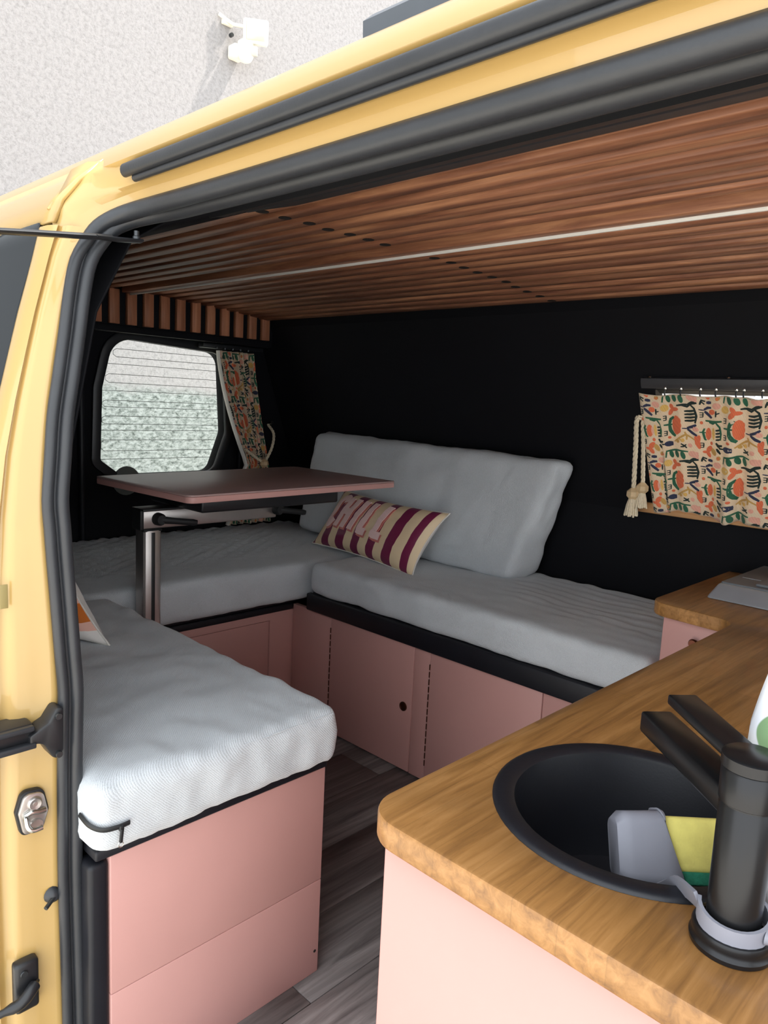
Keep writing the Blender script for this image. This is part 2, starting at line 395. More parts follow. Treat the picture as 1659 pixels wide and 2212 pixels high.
# ceiling: dark backing, slats along the van, LED strip
def cz(y): return 1.372 - (0 if y < 1.25 else .037*((y-1.25)/.55)**1.6)
SD = .017
ce = struct(extrude_x('ceiling', [(.76, cz(.76)+SD)]+[(y/100, cz(y/100)+SD) for y in range(90, 186, 8)], -2.52, .95, 'hole', thick=.01), 'stained wooden slat ceiling')
ce.modifiers[0].offset = 1
holes_x = -1.125
for i in range(19):
    y = .819+.0525*i
    if i == 7: continue
    z = cz(y); sl = math.atan2(cz(y+.01)-cz(y-.01), .02); hw = .0158
    ax = (Vector((1, 0, 0)), Vector((0, math.cos(sl), math.sin(sl))), Vector((0, -math.sin(sl), math.cos(sl))))
    s = obox('slat', (-.78, y, z+SD/2), ax, (1.70, hw, SD/2), 'ceilwood', ce, .0016, 1)
    hx = holes_x+random.uniform(-.006, .006)
    h = lathe('screw_hole_shade_disc', [(0, .0006), (.0105, .0006), (.0118, 0), (.0122, -.0008), (.0105, -.0012), (0, -.0012)], (hx, y, z), 'hole', s, 18)  # dark disc on the slat paints the shade inside a screw hole
led = thing('led_strip', (-.8, 1.195, 1.36), 'thin white light strip running along the slatted ceiling', 'light strip')
box('channel', (-2.38, 1.178, 1.362), (.9, 1.206, cz(1.195)+SD), 'ceilwood', led, .001)
box('diffuser', (-2.38, 1.2035, 1.3565), (.9, 1.2095, 1.374), 'white_lead', led, .002)

# slatted pelmet above the rear window
pel = thing('slatted_pelmet', (-2.41, 1.4, 1.26), 'board with upright wooden slats on black above the rear window', 'pelmet')
box('backing_board', (-2.43, .72, 1.238), (-2.412, 1.815, 1.375), 'blackwall', pel, .001)
yp = 1.772
for i in range(19):
    box('slat', (-2.412, yp-.017, 1.262), (-2.394, yp+.017, 1.3735), 'slatwood', pel, .0012, 1); yp -= .0612
box('lower_rail', (-2.43, .72, 1.236), (-2.40, 1.80, 1.258), 'blackwall', pel, .002)

struct(box('wall_front_added', (.95, .40, -.05), (.99, 2.0, .70), 'blackwall', bev=0), 'added black bulkhead, out of view, kept low to let cab light in')  # unseen; added and kept low so light enters from the front
struct(box('cab_floor', (1.0, .36, -.08), (2.3, 2.0, -.02), 'blackwall', bev=0), 'black floor of the driver cab')

# ================================================================== VAN BODY
van = thing('camper_van', (-.8, .45, -.35), 'yellow camper van with open side door showing a wood and pink interior', 'van')
BX = .62       # front end of the door opening
# roof skin
roofp = [(.462, 1.322), (.456, 1.330), (.462, 1.342), (.480, 1.362), (.500, 1.378), (.522, 1.391), (.56, 1.407), (.65, 1.428), (.80, 1.446), (1.2, 1.46), (1.6, 1.446), (1.75, 1.428), (1.86, 1.38)]
extrude_x('roof', roofp, -2.58, 1.75, 'yellow', van, thick=.006, nx=4)
# door header: flange, crease and gutter wall, turning the corner into the pillar
hst = []
for x in (1.4, .2, -.5, -.80): hst.append([(x, .500, 1.283), (x, .482, 1.2765), (x, .4765, 1.281), (x, .4745, 1.2955), (x, .4705, 1.2985), (x, .4640, 1.3000), (x, .4628, 1.3055), (x, .4635, 1.326), (x, .470, 1.337)])
hst.append([(-.870, .498, 1.283), (-.872, .481, 1.2765), (-.873, .4755, 1.281), (-.877, .4735, 1.2960), (-.879, .4695, 1.2990), (-.882, .4635, 1.3005), (-.883, .4625, 1.306), (-.885, .4630, 1.327), (-.888, .470, 1.338)])
hst.append([(-.908, .495, 1.278), (-.915, .474, 1.2735), (-.917, .4695, 1.2775), (-.927, .4665, 1.2920), (-.930, .462, 1.2945), (-.934, .4570, 1.2975), (-.936, .4565, 1.304), (-.943, .4590, 1.325), (-.950, .468, 1.339)])
hst.append([(-.930, .480, 1.268), (-.941, .458, 1.2645), (-.945, .4545, 1.2680), (-.962, .4490, 1.2810), (-.966, .4440, 1.2830), (-.970, .4390, 1.2880), (-.973, .4390, 1.295), (-.984, .4470, 1.322), (-.992, .459, 1.341)])
hst.append([(-.940, .460, 1.255), (-.951, .440, 1.2520), (-.955, .4360, 1.2535), (-.973, .4270, 1.2600), (-.977, .4210, 1.2610), (-.984, .4140, 1.2650), (-.988, .4120, 1.275), (-1.000, .4300, 1.314), (-1.008, .452, 1.342)])
hst.append([(-.945, .440, 1.235), (-.955, .4250, 1.2300), (-.960, .4190, 1.2300), (-.972, .4080, 1.2300), (-.978, .4030, 1.2300), (-.988, .3990, 1.2380), (-.996, .4000, 1.255), (-1.010, .4150, 1.295), (-1.02, .435, 1.330)])
V = [p for c in hst for p in c]; m = len(hst[0]); F = []
for i in range(len(hst)-1):
    for k in range(m-1): F.append((i*m+k, i*m+k+1, (i+1)*m+k+1, (i+1)*m+k))
hdo = autosmooth(mesh('door_header', V, F, 'yellow', van), 38); solid(hdo, .003)
# rubber rail: a lip and a thinner lip under it
rp = [Vector((x, .452, 1.3135)) for x in (-.905, -.6, 0, 1.4)]
g = tube('rail_rubber', rp, .0082, 'rubber', van, 14, flat_=(.8, 1))
tube('rail_rubber_lip', [(x, .4575, 1.3035) for x in (-.890, -.5, 1.4)], .0045, 'rubber', van, 10)
# rear quarter: body side behind the opening, with dark window
def sy(z):     # outer skin y by height
    T = [(-.35, .305), (0, .295), (.4, .292), (.7, .298), (.824, .306), (.966, .326), (1.039, .342), (1.137, .366), (1.202, .384), (1.255, .397), (1.285, .408), (1.315, .432), (1.345, .464)]
    if z <= T[0][0]: return T[0][1]
    for (a, b), (c, d) in zip(T, T[1:]):
        if z <= c: return b+(d-b)*(z-a)/(c-a)
    return T[-1][1]
zs = [-.35, -.2, 0, .2, .4, .55, .7, .76, .824, .9, .966, 1.039, 1.09, 1.137, 1.17, 1.202, 1.23, 1.255, 1.285, 1.315, 1.345]
def skin(name, xs, zlist, mat, off=0., t_=.006):
    V = [(x, sy(z)+off, z) for x in xs for z in zlist]; F = []; m = len(zlist)
    for i in range(len(xs)-1):
        for k in range(m-1): F.append((i*m+k, i*m+k+1, (i+1)*m+k+1, (i+1)*m+k))
    o = autosmooth(mesh(name, V, F, mat, van), 45); solid(o, t_); return o
skin('quarter_panel', [-2.55, -1.8, -1.025], [z for z in zs if z <= .7], 'yellow', 0)
skin('quarter_panel_top', [-2.55, -1.8, -1.025, -.99], [z for z in zs if z >= 1.255], 'yellow', 0)
skin('quarter_window', [-2.40, -1.8, -1.027], [z for z in zs if .69 <= z <= 1.26], 'darkglass', .004)
skin('quarter_panel_rear', [-2.55, -2.40], [z for z in zs if .69 <= z <= 1.26], 'yellow', 0)
# pillar / door jamb: loft of vertical curves from the glass edge to the seal
def sealpt(z):
    T = [(-.35, .385), (.151, .381), (.378, .378), (.514, .379), (.645, .382), (.742, .376), (.834, .370), (.906, .366), (1.011, .374), (1.115, .390), (1.207, .410), (1.247, .432), (1.263, .450), (1.285, .470), (1.30, .48)]
    for (a, b), (c, d) in zip(T, T[1:]):
        if z <= c: return b+(d-b)*(z-a)/(c-a)
    return T[-1][1]
pz = [-.35, -.1, .1, .25, .4, .5, .6, .7, .8, .88, .96, 1.03, 1.09, 1.14, 1.18, 1.21, 1.235, 1.25]
cols = []
for z in pz:
    o_ = sy(z); s_ = sealpt(z); wd = s_-o_
    row = [(-1.030, o_+.010), (-1.028, o_), (-1.018, o_-.002), (-.998, o_-.001), (-.988, o_+.003), (-.983, o_+.16*wd), (-.989, o_+.24*wd), (-.988, o_+.30*wd), (-.976, o_+.36*wd), (-.971, o_+.48*wd), (-.968, o_+.70*wd), (-.962, s_-.006), (-.960, s_), (-.966, s_+.010), (-.970, s_+.03)]
    cols.append([(x, y, z) for x, y in row])
V = [p for c in cols for p in c]; m = len(cols[0]); F = []
for i in range(len(cols)-1):
    for k in range(m-1): F.append((i*m+k, i*m+k+1, (i+1)*m+k+1, (i+1)*m+k))
autosmooth(mesh('door_pillar', V, F, 'yellow', van), 60)
# seam on the roof side above the pillar
tube('roof_seam', [(-1.012, .402, 1.272), (-1.015, .425, 1.306), (-1.018, .452, 1.338)], .0022, 'yellow', van, 6)

# door seal: double bulb following the opening
path = [(BX, .480, 1.274), (.2, .480, 1.274), (-.3, .480, 1.274), (-.6, .480, 1.2745), (-.79, .480, 1.2755), (-.87, .478, 1.2755), (-.915, .470, 1.272), (-.938, .455, 1.2635), (-.948, .438, 1.250), (-.951, .425, 1.232), (-.952, .4105, 1.205), (-.952, .402, 1.165)]
path += [(-.953, sealpt(z)+.0055, z) for z in (1.115, 1.06, 1.011, .96, .906, .87, .834, .79, .742, .695, .645, .58, .514, .45, .378, .25, .151, 0, -.15)]
def resamp(P_, n=3):
    P_ = [Vector(p) for p in P_]; out = []
    for i in range(len(P_)-1):
        p0 = P_[max(i-1, 0)]; p1 = P_[i]; p2 = P_[i+1]; p3 = P_[min(i+2, len(P_)-1)]
        for k in range(n):
            t_ = k/n; out.append(.5*((2*p1)+(p2-p0)*t_+(2*p0-5*p1+4*p2-p3)*t_*t_+(3*p1-p0-3*p2+p3)*t_**3))
    out.append(P_[-1]); return out
sp = resamp(path)
def rad(P_, a, b): return [a if (p.z > 1.262 and p.x > -.9) else (b if p.z < 1.22 else b+(a-b)*min(1, max(0, (p.z-1.22)/.05))) for p in P_]
seal = tube('door_seal', sp, rad(sp, .0105, .0075), 'rubber', van, 12)
inner = []; core = []; back = []
for p in path:
    p = Vector(p); tt = min(1, max(0, (p.x+.95)/.06)) if p.z > 1.24 else 0
    inner.append(p+Vector((.002, .0175, 0))*(1-tt)+Vector((0, .028, -.002))*tt)
    core.append(p+Vector((-.004, .008, 0))*(1-tt)+Vector((0, .013, .004))*tt)
    back.append(p+Vector((-.012, .022, 0))*(1-tt)+Vector((0, .046, .006))*tt)
si = resamp(inner)
tube('seal_lip', si, rad(si, .0105, .0085), 'rubber', seal, 12)
tube('seal_core', resamp(core), .0068, 'rubber', seal, 8)
tube('seal_flange', resamp(back), .0075, 'headliner', seal, 8)
extrude_x('header_lining', [(.505, 1.272), (.535, 1.2795), (.565, 1.287), (.575, 1.296), (.66, 1.317), (.672, 1.3170), (.70, 1.3265), (.762, 1.3462), (.775, 1.354), (.775, 1.380)], -.96, 1.0, 'headliner', van, thick=.004)
extrude_x('door_track', [(.600, 1.293), (.612, 1.297), (.625, 1.300), (.640, 1.306), (.640, 1.315), (.600, 1.308)], -.95, 1.0, 'blackmetal', van, closed=True)
extrude_x('lining_return', [(.43, 1.25), (.50, 1.274), (.60, 1.315), (.70, 1.345), (.80, 1.374)], -2.45, -.955, 'blackwall', van, thick=.003)
box('sill', (-.97, .33, -.10), (.7, .42, -.012), 'rubber', van, .01)
box('lower_sill', (-.97, .30, -.40), (1.4, .40, -.09), 'yellow', van, .02)
extrude_x('front_panel', [(.30, -.35), (.29, .4), (.30, .8), (.34, 1.03), (.38, 1.2), (.45, 1.30), (.47, 1.33)], BX+.01, 1.4, 'yellow', van, thick=.01)
extrude_x('far_side', [(2.05, -.35), (2.06, .5), (2.05, .82)], -2.58, 1.4, 'yellow', van, thick=.006)
extrude_x('far_side_top', [(1.935, 1.14), (1.88, 1.30), (1.86, 1.385)], -2.58, 1.4, 'yellow', van, thick=.006)
# upper door arm with roller
arm = tube('door_arm', [(-.932, .20, 1.205), (-.932, .27, 1.2135), (-.932, .35, 1.2245), (-.931, .41, 1.2320), (-.930, .445, 1.2365)], .0062, 'blackmetal', van, 8, flat_=(1.4, .62))
tube('arm_end', [(-.930, .425, 1.234), (-.928, .455, 1.2355), (-.926, .484, 1.2385)], [.0075, .0085, .007], 'blackmetal', arm, 10, flat_=(1.4, .35))
lathe('roller', [(0, 0), (.005, 0), (.005, .004), (.0035, .005), (.0035, .011), (0, .011)], (-.926, .478, 1.239), 'bolt', arm, 14)
# middle hinge bracket: plate bolted to the jamb and an arm leaving outwards
hb = slab('hinge_bracket', roundpoly([(.338, .602, .004), (.338, .590, .003), (.354, .588, .012), (.366, .566, .004), (.374, .558, .006), (.3815, .572, .004), (.382, .628, .006), (.375, .636, .006), (.362, .614, .006)], 4), -.968, -.938, 'blackmetal', van, bev=.003, plane='yz')
box('hinge_arm', (-.985, .24, .590), (-.945, .347, .616), 'blackmetal', hb, .004)
box('hinge_arm_rib', (-.948, .24, .608), (-.938, .345, .615), 'rubber', hb, .002)
box('hinge_arm_foot', (-.948, .24, .585), (-.936, .346, .593), 'rubber', hb, .002)
for z in (.621, .568): disc('bolt', (-.938, .374, z), .0045, .004, 'bolt', hb, 'x', 10)
# striker plate with loop
sk = slab('striker_plate', roundpoly([(.334, .458, .008), (.358, .458, .008), (.366, .483, .008), (.360, .512, .010), (.336, .515, .010), (.328, .490, .008)], 5), -.966, -.955, 'alu', van, bev=.0015, plane='yz')
slab('striker_gasket', roundpoly([(.332, .4555, .009), (.360, .4555, .009), (.3685, .483, .009), (.362, .515, .011), (.334, .518, .011), (.3255, .490, .009)], 5), -.968, -.9595, 'zip', sk, bev=.001, plane='yz')
lathe('striker_bolt', [(0, .004), (.003, .004), (.0032, .0035), (.0075, .0045), (.0095, .002), (.0098, 0), (0, 0)], (-.955, .348, .500), 'alu', sk, 20, 'x')
lathe('striker_screw', [(0, .003), (.009, .003), (.010, 0), (0, 0)], (-.955, .349, .468), 'alu', sk, 20, 'x')
tube('striker_loop', resamp([(-.957, .336, .487), (-.948, .335, .484), (-.942, .335, .476), (-.940, .340, .471), (-.940, .352, .471)], 4), .0036, 'chrome', sk, 10)
tube('striker_bridge', resamp([(-.953, .335, .487), (-.952, .343, .490), (-.952, .352, .488), (-.953, .361, .487)], 3), .0040, 'chrome', sk, 10)
# rubber buffer with pin
bf = lathe('door_buffer', [(0, .010), (.004, .010), (.009, .006), (.012, 0), (0, 0)], (-.962, .372, .352), 'rubber', van, 16, 'x')
tube('pin', [(-.955, .372, .352), (-.945, .356, .347)], .003, 'bolt', bf, 8)
# lower bracket
lb = box('lower_bracket', (-.972, .318, .198), (-.954, .350, .272), 'blackmetal', van, .005)
for z in (.258, .212): disc('bolt', (-.954, .329, z), .005, .003, 'bolt', lb, 'x', 12)
tube('lower_arm', resamp([(-.952, .346, .240), (-.944, .336, .238), (-.940, .320, .228), (-.946, .300, .222), (-.955, .24, .216)], 3), [.003]*2+[.008]*4+[.0075]*3+[.005]*4, 'blackmetal', lb, 10)
box('sticker', (-.9705, .3165, .768), (-.9685, .3265, .799), 'stickergrey', van, .0005)
# roof hatch
rh = thing('roof_hatch', (-.30, .72, 1.44), 'low grey plastic hatch on top of the yellow roof', 'roof hatch')
hp = [(.580, 1.405), (.578, 1.446), (.592, 1.458), (.62, 1.463), (1.2, 1.489), (1.2, 1.44), (.62, 1.415)]
extrude_x('base', hp, -.625, .25, 'roofgrey', rh, closed=True)
extrude_x('lid', [(.588, 1.452), (.603, 1.464), (.63, 1.470), (1.19, 1.495), (1.19, 1.48), (.62, 1.456)], -.595, .22, 'roofgrey', rh, closed=True)

# floodlight with motion sensor on the house wall
fl2 = thing('floodlight', (-4.0, 2.70, 3.05), 'white floodlight with motion sensor on the stucco wall', 'floodlight')
lx = -4.0; tl = Vector((0, .95, .25)).normalized()
cx_ = (Vector((.78, -.55, -.28)).normalized()); ax1 = Vector((0, 0, 1)).cross(cx_).normalized(); ax2 = cx_.cross(ax1)
hc = Vector((-3.86, 2.73, 3.125))
obox('lamp_housing', hc, (cx_, ax1, ax2), (.05, .072, .062), 'lampwhite', fl2, .014, 3)
obox('lamp_glass', hc+cx_*.046, (cx_, ax1, ax2), (.008, .054, .046), 'lampglass', fl2, .004)
box('wall_bracket', (-4.0, 2.585, 3.16), (-3.975, 2.655, 3.185), 'lampwhite', fl2, .004)
tube('bracket_arm', [(-3.985, 2.56, 3.20), (-3.96, 2.64, 3.165), (-3.90, 2.68, 3.15)], .010, 'lampwhite', fl2, 8)
disc('bracket_screw', (-3.976, 2.635, 3.108), .012, .02, 'bolt', fl2, 'x', 10)
sb = lathe('sensor_body', [(0, .06), (.03, .06), (.046, .048), (.05, .02), (.045, -.03), (.032, -.052), (0, -.056)], (-3.90, 2.69, 3.02), 'lampwhite', fl2, 20)
box('sensor_mount', (-4.0, 2.63, 2.985), (-3.92, 2.71, 3.06), 'lampwhite', fl2, .012)
obox('sensor_lens', Vector((-3.87, 2.715, 3.022)), (cx_, ax1, ax2), (.03, .032, .026), 'lensgrey', sb, .008)

# ================================================================== FURNITURE
# near bench
nb = thing('near_bench', (-1.35, .62, 0), 'pink bench box beside the door pillar with black top strip', 'bench')
box('end_panel', (-.935, .434, 0), (-.917, .832, .186), 'pink', nb, .0015)
box('end_panel', (-.935, .434, .1868), (-.917, .832, .404), 'pink', nb, .0015)
box('side_panel', (-1.83, .815, 0), (-.936, .830, .404), 'pink', nb, .0015)
box('top_board', (-1.785, .412, .4045), (-.914, .834, .420), 'blacktrim', nb, .003)
box('corner_post', (-.957, .404, 0), (-.918, .4335, .398), 'blacktrim', nb, .007, 3)
disc('screw', (-.9175, .823, .045), .003, .0012, 'hole', nb, 'x', 10)
# rear bench
rb = thing('rear_bench', (-2.1, 1.2, 0), 'pink bench across the rear doors with recessed hatch', 'bench')
slab('front_panel', [(.845, 0), (1.52, 0), (1.52, .362), (.845, .362)], -1.866, -1.848, 'pink', rb, holes=[[(.90, .06), (1.412, .06), (1.412, .338), (.90, .338)]], bev=.0012, plane='yz')
box('hatch', (-1.868, .9025, .0625), (-1.8515, 1.4095, .3355), 'pink', rb, .0012)
box('top_board', (-2.48, .45, .385), (-1.845, 1.95, .402), 'blacktrim', rb, .003)
box('black_strip', (-1.862, .845, .3625), (-1.842, 1.50, .3845), 'blacktrim', rb, .004)
# far bench
fb = thing('far_bench', (-1.3, 1.75, 0), 'long pink bench with hinged doors along the black wall', 'bench')
yf = 1.503
box('kick_board', (-1.845, yf+.014, 0), (-.63, yf+.03, .012), 'blacktrim', fb, .001)
def stile(x0, x1): return box('stile', (x0, yf, .004), (x1, yf+.018, .380), 'pink', fb, .0012)
stile(-1.845, -1.6565); stile(-1.3045, -1.2475); stile(-.8895, -.632)
for x0, x1 in ((-1.6545, -1.3065), (-1.2455, -.8915)):
    d = box('door', (x0, yf-.0015, .006), (x1, yf+.0165, .378), 'pink', fb, .0012)
    V = []
    hm = None
    for k in range(14):
        h = box('hinge_knuckle', (x0-.0022, yf-.0032, .05+k*.0215), (x0+.0006, yf-.0008, .066+k*.0215), 'copper', d, 0)
    if x0 < -1.5:
        lathe('latch_ring', [(.0085, 0), (.0105, -.0035), (.013, -.003), (.0135, 0)], (-1.336, yf-.0015, .195), 'copper', d, 24, 'y')
        lathe('latch_button', [(0, -.002), (.008, -.002), (.0088, 0), (0, 0)], (-1.336, yf-.0015, .195), 'copper', d, 20, 'y')
box('black_strip', (-1.765, yf-.014, .381), (-.632, yf+.006, .436), 'blacktrim', fb, .005)
box('top_board', (-1.76, yf+.0065, .405), (-.632, 1.985, .4355), 'blacktrim', fb, .003)

# cushions
def wr1(p, n_, amp, up_only=True):
    return amp*(nz((p.x, p.y, p.z), 7)+.7*nz((p.x+3, p.y, p.z), 17)+.55*nz((p.x*.6, p.y+5, p.z), 38))
cn = thing('near_cushion', (-1.3, .62, .42), 'grey woven seat cushion with zip on the bench by the door', 'cushion')
o_ = Vector((-1.775, .400, .4205)); D_ = Vector((.885, .442, .104))
def f_near(u, p, n_):
    a = wr1(p, n_, .0052)
    if n_.z > .5: a += .006*math.sin(PI*u[0])*math.sin(PI*u[1])
    if n_.x > .5: a += .004*abs(nz((p.y*1.0, p.z*.35, 3), 28))
    q = o_+p+n_*a
    if u[2] < .5: q.z = max(q.z, .4205)
    # back end rounds off
    return q
rbox('cover', D_, .026, f_near, 'grey_fabric', cn, .011)
# seam line and zip on the end of the cushion
def xface(y, z): return o_.x+D_.x+.0035
sm = []
for k in range(40):
    y = .415+.41*k/39; sm.append((-.8945+.002*nz((y, 0, 0), 30)-.002, y, .5125+.0025*nz((y, 2, 0), 20)))
tube('seam', sm, .0011, 'grey_fabric', cn, 5)
zp = tube('zip', resamp([(-.930, .3975, .475), (-.905, .3995, .470), (-.8905, .411, .4655), (-.8855, .430, .4645), (-.8855, .447, .465)], 6), .0042, 'zip', cn, 8, flat_=(.5, 1))
box('zip_slider', (-.8865, .431, .459), (-.8805, .437, .467), 'zip', zp, .001)
tube('zip_pull', resamp([(-.881, .434, .462), (-.880, .4325, .453), (-.880, .4315, .444)], 2), .0022, 'zip', zp, 6, flat_=(1.3, .6))
tube('zip_ring', [(-.880, .4315+.0035*math.cos(a*PI/6), .4415+.0042*math.sin(a*PI/6)) for a in range(12)], .0008, 'chrome', zp, 5, closed=True)

cr = thing('rear_cushion', (-2.1, 1.2, .40), 'wide grey quilted seat cushion under the rear window', 'cushion')
o2 = Vector((-2.485, .455, .4025)); D2 = Vector((.688, 1.525, .125))
def f_rear(u, p, n_):
    a = wr1(p, n_, .0025)
    if n_.z > .5:
        k = min(1, max(0, (.88-u[0])*5))
        a += k*.0062*(math.sin(p.x*2*PI/.052+2.2*nz(p, 3))*math.sin(p.y*2*PI/.075+1.5*nz((p.y, p.x, 1), 3)))
    q = o2+p+n_*a
    if u[2] < .5: q.z = max(q.z, .4025)
    return q
rbox('cover', D2, .024, f_rear, 'grey_fabric', cr, .0125)

cf = thing('far_cushion', (-1.2, 1.75, .436), 'long grey seat cushion with rippled cover along the far wall', 'cushion')
o3 = Vector((-1.757, 1.490, .4365)); D3 = Vector((1.122, .495, .100))
def f_far(u, p, n_):
    a = wr1(p, n_, .0042)
    if n_.z > .5:
        k = min(1, max(0, (u[0]-.42)*3))*min(1, max(0, (u[1]-.22)*4))
        a += k*.0036*math.sin(p.y*2*PI/.042+1.6*nz(p, 5)+p.x*3) + k*.010*max(0, nz((p.x, p.y, 9), 4))
        a += .008*u[1]*min(1, u[0]*2)
    q = o3+p+n_*a
    if u[2] < .5: q.z = max(q.z, .4365)
    q.y = min(q.y, 1.99)
    return q
rbox('cover', D3, .024, f_far, 'grey_fabric', cf, .0115)

# backrest cushion leaning on the far wall
bk = thing('backrest_cushion', (-1.7, 1.88, .545), 'large grey back cushion leaning on the black wall', 'cushion')
C8 = {(0, 0, 0): (-2.232, 1.815, .542), (1, 0, 0): (-1.232, 1.815, .534), (0, 0, 1): (-2.190, 1.862, .917), (1, 0, 1): (-1.112, 1.862, .908),
      (0, 1, 0): (-2.235, 1.955, .545), (1, 1, 0): (-1.205, 1.955, .542), (0, 1, 1): (-2.195, 1.935, .925), (1, 1, 1): (-1.095, 1.935, .905)}
D4 = Vector((1.05, .10, .375))
def f_back(u, p, n_):
    q = Vector((0, 0, 0))
    for k, c in C8.items():
        wgt = 1
        for a in range(3): wgt *= u[a] if k[a] else 1-u[a]
        q += Vector(c)*wgt
    a = wr1(p, n_, .004)
    if n_.y < -.5: a += .014*math.sin(PI*u[0])*math.sin(PI*u[2])
    if n_.z > .5: a += .006*nz((p.x, 0, 4), 5)
    if n_.x > .5: a += .008*nz((0, p.y*2, p.z), 14)
    q = q+n_*a
    q.y = min(q.y, wy(q.z)-.006)
    return q
rbox('cover', D4, .026, f_back, 'grey_fabric', bk, .0125)

# pillows
def pillow(root, BL, U, Vv, thick, mats, front_fn=None, n=36):
    BL = Vector(BL); U = Vector(U); Vv = Vector(Vv); N = U.cross(Vv).normalized()
    if N.y > 0: N = -N
    def pt(u, v, s):
        a = 1-abs(2*u-1)**2.6; b = 1-abs(2*v-1)**2.6
        h = thick*max(a*b, 0)**.52
        # edges pull in between the corners
        cu = .045*(1-(2*v-1)**2)*(1-2*u)*abs(2*u-1)**3; cv = .05*(1-(2*u-1)**2)*(1-2*v)*abs(2*v-1)**3
        return BL+U*(u+cu)+Vv*(v+cv)+N*(s*h)+N*.004*s*(h/thick)*(nz((u*4, v*3, 1), 2)+.5*nz((u*9, v*8, 2), 2))
    for s, nm, mt in ((1, 'front_cover', mats[0]), (-1, 'back_cover', mats[1])):
        V = [pt(i/n, j/n, s) for i in range(n+1) for j in range(n+1)]; F = []
        for i in range(n):
            for j in range(n): F.append((i*(n+1)+j, i*(n+1)+j+1, (i+1)*(n+1)+j+1, (i+1)*(n+1)+j))
        o = mesh(nm, V, F, mt, root, smooth=True)
        uv = o.data.uv_layers.new(name='UVMap')
        for lp in o.data.loops:
            i, j = divmod(lp.vertex_index, n+1); uv.data[lp.index].uv = (i/n, j/n)
    rim = [pt(k/40, 0, 0) for k in range(40)]+[pt(1, k/30, 0) for k in range(30)]+[pt(1-k/40, 1, 0) for k in range(40)]+[pt(0, 1-k/30, 0) for k in range(30)]
    tube('piping', rim, .0022, mats[1], root, 6, closed=True)
    return pt, N
def stripes(name, stops, axis, wob=0., rough=.45):
    t = NT(name).set(rough, 0, .4); c = t.n('UVMap'); sx = t.n('SeparateXYZ'); t.l(c, 0, sx, 0)
    src, so = sx, axis
    if wob:
        nn = t.n('TexNoise', Scale=4.0, Detail=2.0); t.l(c, 0, nn, 'Vector')
        a = t.n('Math', _operation='MULTIPLY_ADD'); a.inputs[1].default_value = wob; t.l(nn, 0, a, 0); t.l(sx, axis, a, 2); src, so = a, 0
    r = t.ramp([(0, stops[0][1])]); r.color_ramp.interpolation = 'CONSTANT'
    e = r.color_ramp.elements
    e[0].position = 0; e[0].color = stops[0][1]
    e[1].position = stops[1][0]; e[1].color = stops[1][1]
    for p_, c_ in stops[2:]:
        x = e.new(p_); x.color = c_
    t.l(src, so, r, 0); t.l(r, 0, t.b, 'Base Color')
    mp = t.coords(); n1 = t.n('TexNoise', Scale=400.0); t.l(mp, 0, n1, 'Vector'); t.bump(n1, 0, .25, .0006)
    return t.m
MA, CR = srgb(122, 38, 76), srgb(238, 214, 176)
edges = [0, .035, .115, .20, .28, .365, .44, .515, .59, .66, .735, .815, .895, .955]
M['chill'] = stripes('maroon_cream_stripes', [(e, MA if i % 2 == 0 else CR) for i, e in enumerate(edges)], 0)
M['offwhite'] = fabric('white_cotton_back', srgb(232, 228, 220), 500, .05)
pc = thing('lettered_pillow', (-1.72, 1.70, .53), 'maroon and cream striped lumbar pillow with pink CHILL lettering', 'pillow')
pt, N_ = pillow(pc, (-1.992, 1.700, .538), (.545, -.066, -.004), (.045, .105, .190), .050, ('chill', 'offwhite'))
def surf_strokes(name, strokes, pt, off, mat, parent, N_, wu, hu, step=.006):
    """strokes: lists of (u,v) with half width; laid on the pillow as a thin raised ribbon"""
    V = []; F = []
    for pts, hw in strokes:
        P2 = [Vector(p) for p in pts]; dense = []
        for a, b in zip(P2, P2[1:]):
            L = Vector(((b-a).x*wu, (b-a).y*hu)).length; k = max(1, int(L/step))
            for i in range(k): dense.append(a+(b-a)*i/k)
        dense.append(P2[-1]); base = len(V)
        for i, p in enumerate(dense):
            a = dense[max(i-1, 0)]; b = dense[min(i+1, len(dense)-1)]
            d = Vector(((b-a).x*wu, (b-a).y*hu)).normalized(); nn = Vector((-d.y, d.x))
            for s in (-1, 0, 1):
                u, v = p.x+nn.x*hw*s/wu, p.y+nn.y*hw*s/hu
                V.append(pt(u, v, 1)+N_*off); 
            for s in (-1, 1):
                u, v = p.x+nn.x*hw*s/wu, p.y+nn.y*hw*s/hu
                V.append(pt(u, v, 1)+N_*(off-.0025))
        for i in range(len(dense)-1):
            a = base+i*5; b = a+5
            F += [(a, a+1, b+1, b), (a+1, a+2, b+2, b+1), (a+3, a, b, b+3), (a+2, a+4, b+4, b+2)]
    return mesh(name, V, F, mat, parent, smooth=False, recalc=False)
LT = {'C': [[(.165, .80), (.155, .88), (.135, .905), (.115, .88), (.100, .80), (.088, .55), (.09, .46), (.105, .43), (.125, .45), (.14, .53)]],
      'H': [[(.205, .90), (.190, .42)], [(.270, .90), (.258, .42)], [(.20, .67), (.262, .67)]],
      'I': [[(.345, .90), (.332, .42)]],
      'L': [[(.425, .90), (.412, .44), (.47, .44)]],
      'l': [[(.545, .90), (.530, .44), (.592, .44)]]}
for ch, st in LT.items():
    st = [[(.112+(u-.088)*1.13, .335+(v-.42)*1.10) for u, v in s_] for s_ in st]
    sh = [([(u+.013, v-.03) for u, v in s], .0125) for s in st]
    L_ = surf_strokes('letter', [(s, .0125) for s in st], pt, .0042, 'l_pink', pc, N_, .53, .22)
    surf_strokes('letter_shadow', sh, pt, .0028, 'l_shade', L_, N_, .53, .22)
OR, PK, WH = srgb(206, 112, 40), srgb(240, 188, 170), srgb(238, 232, 226)
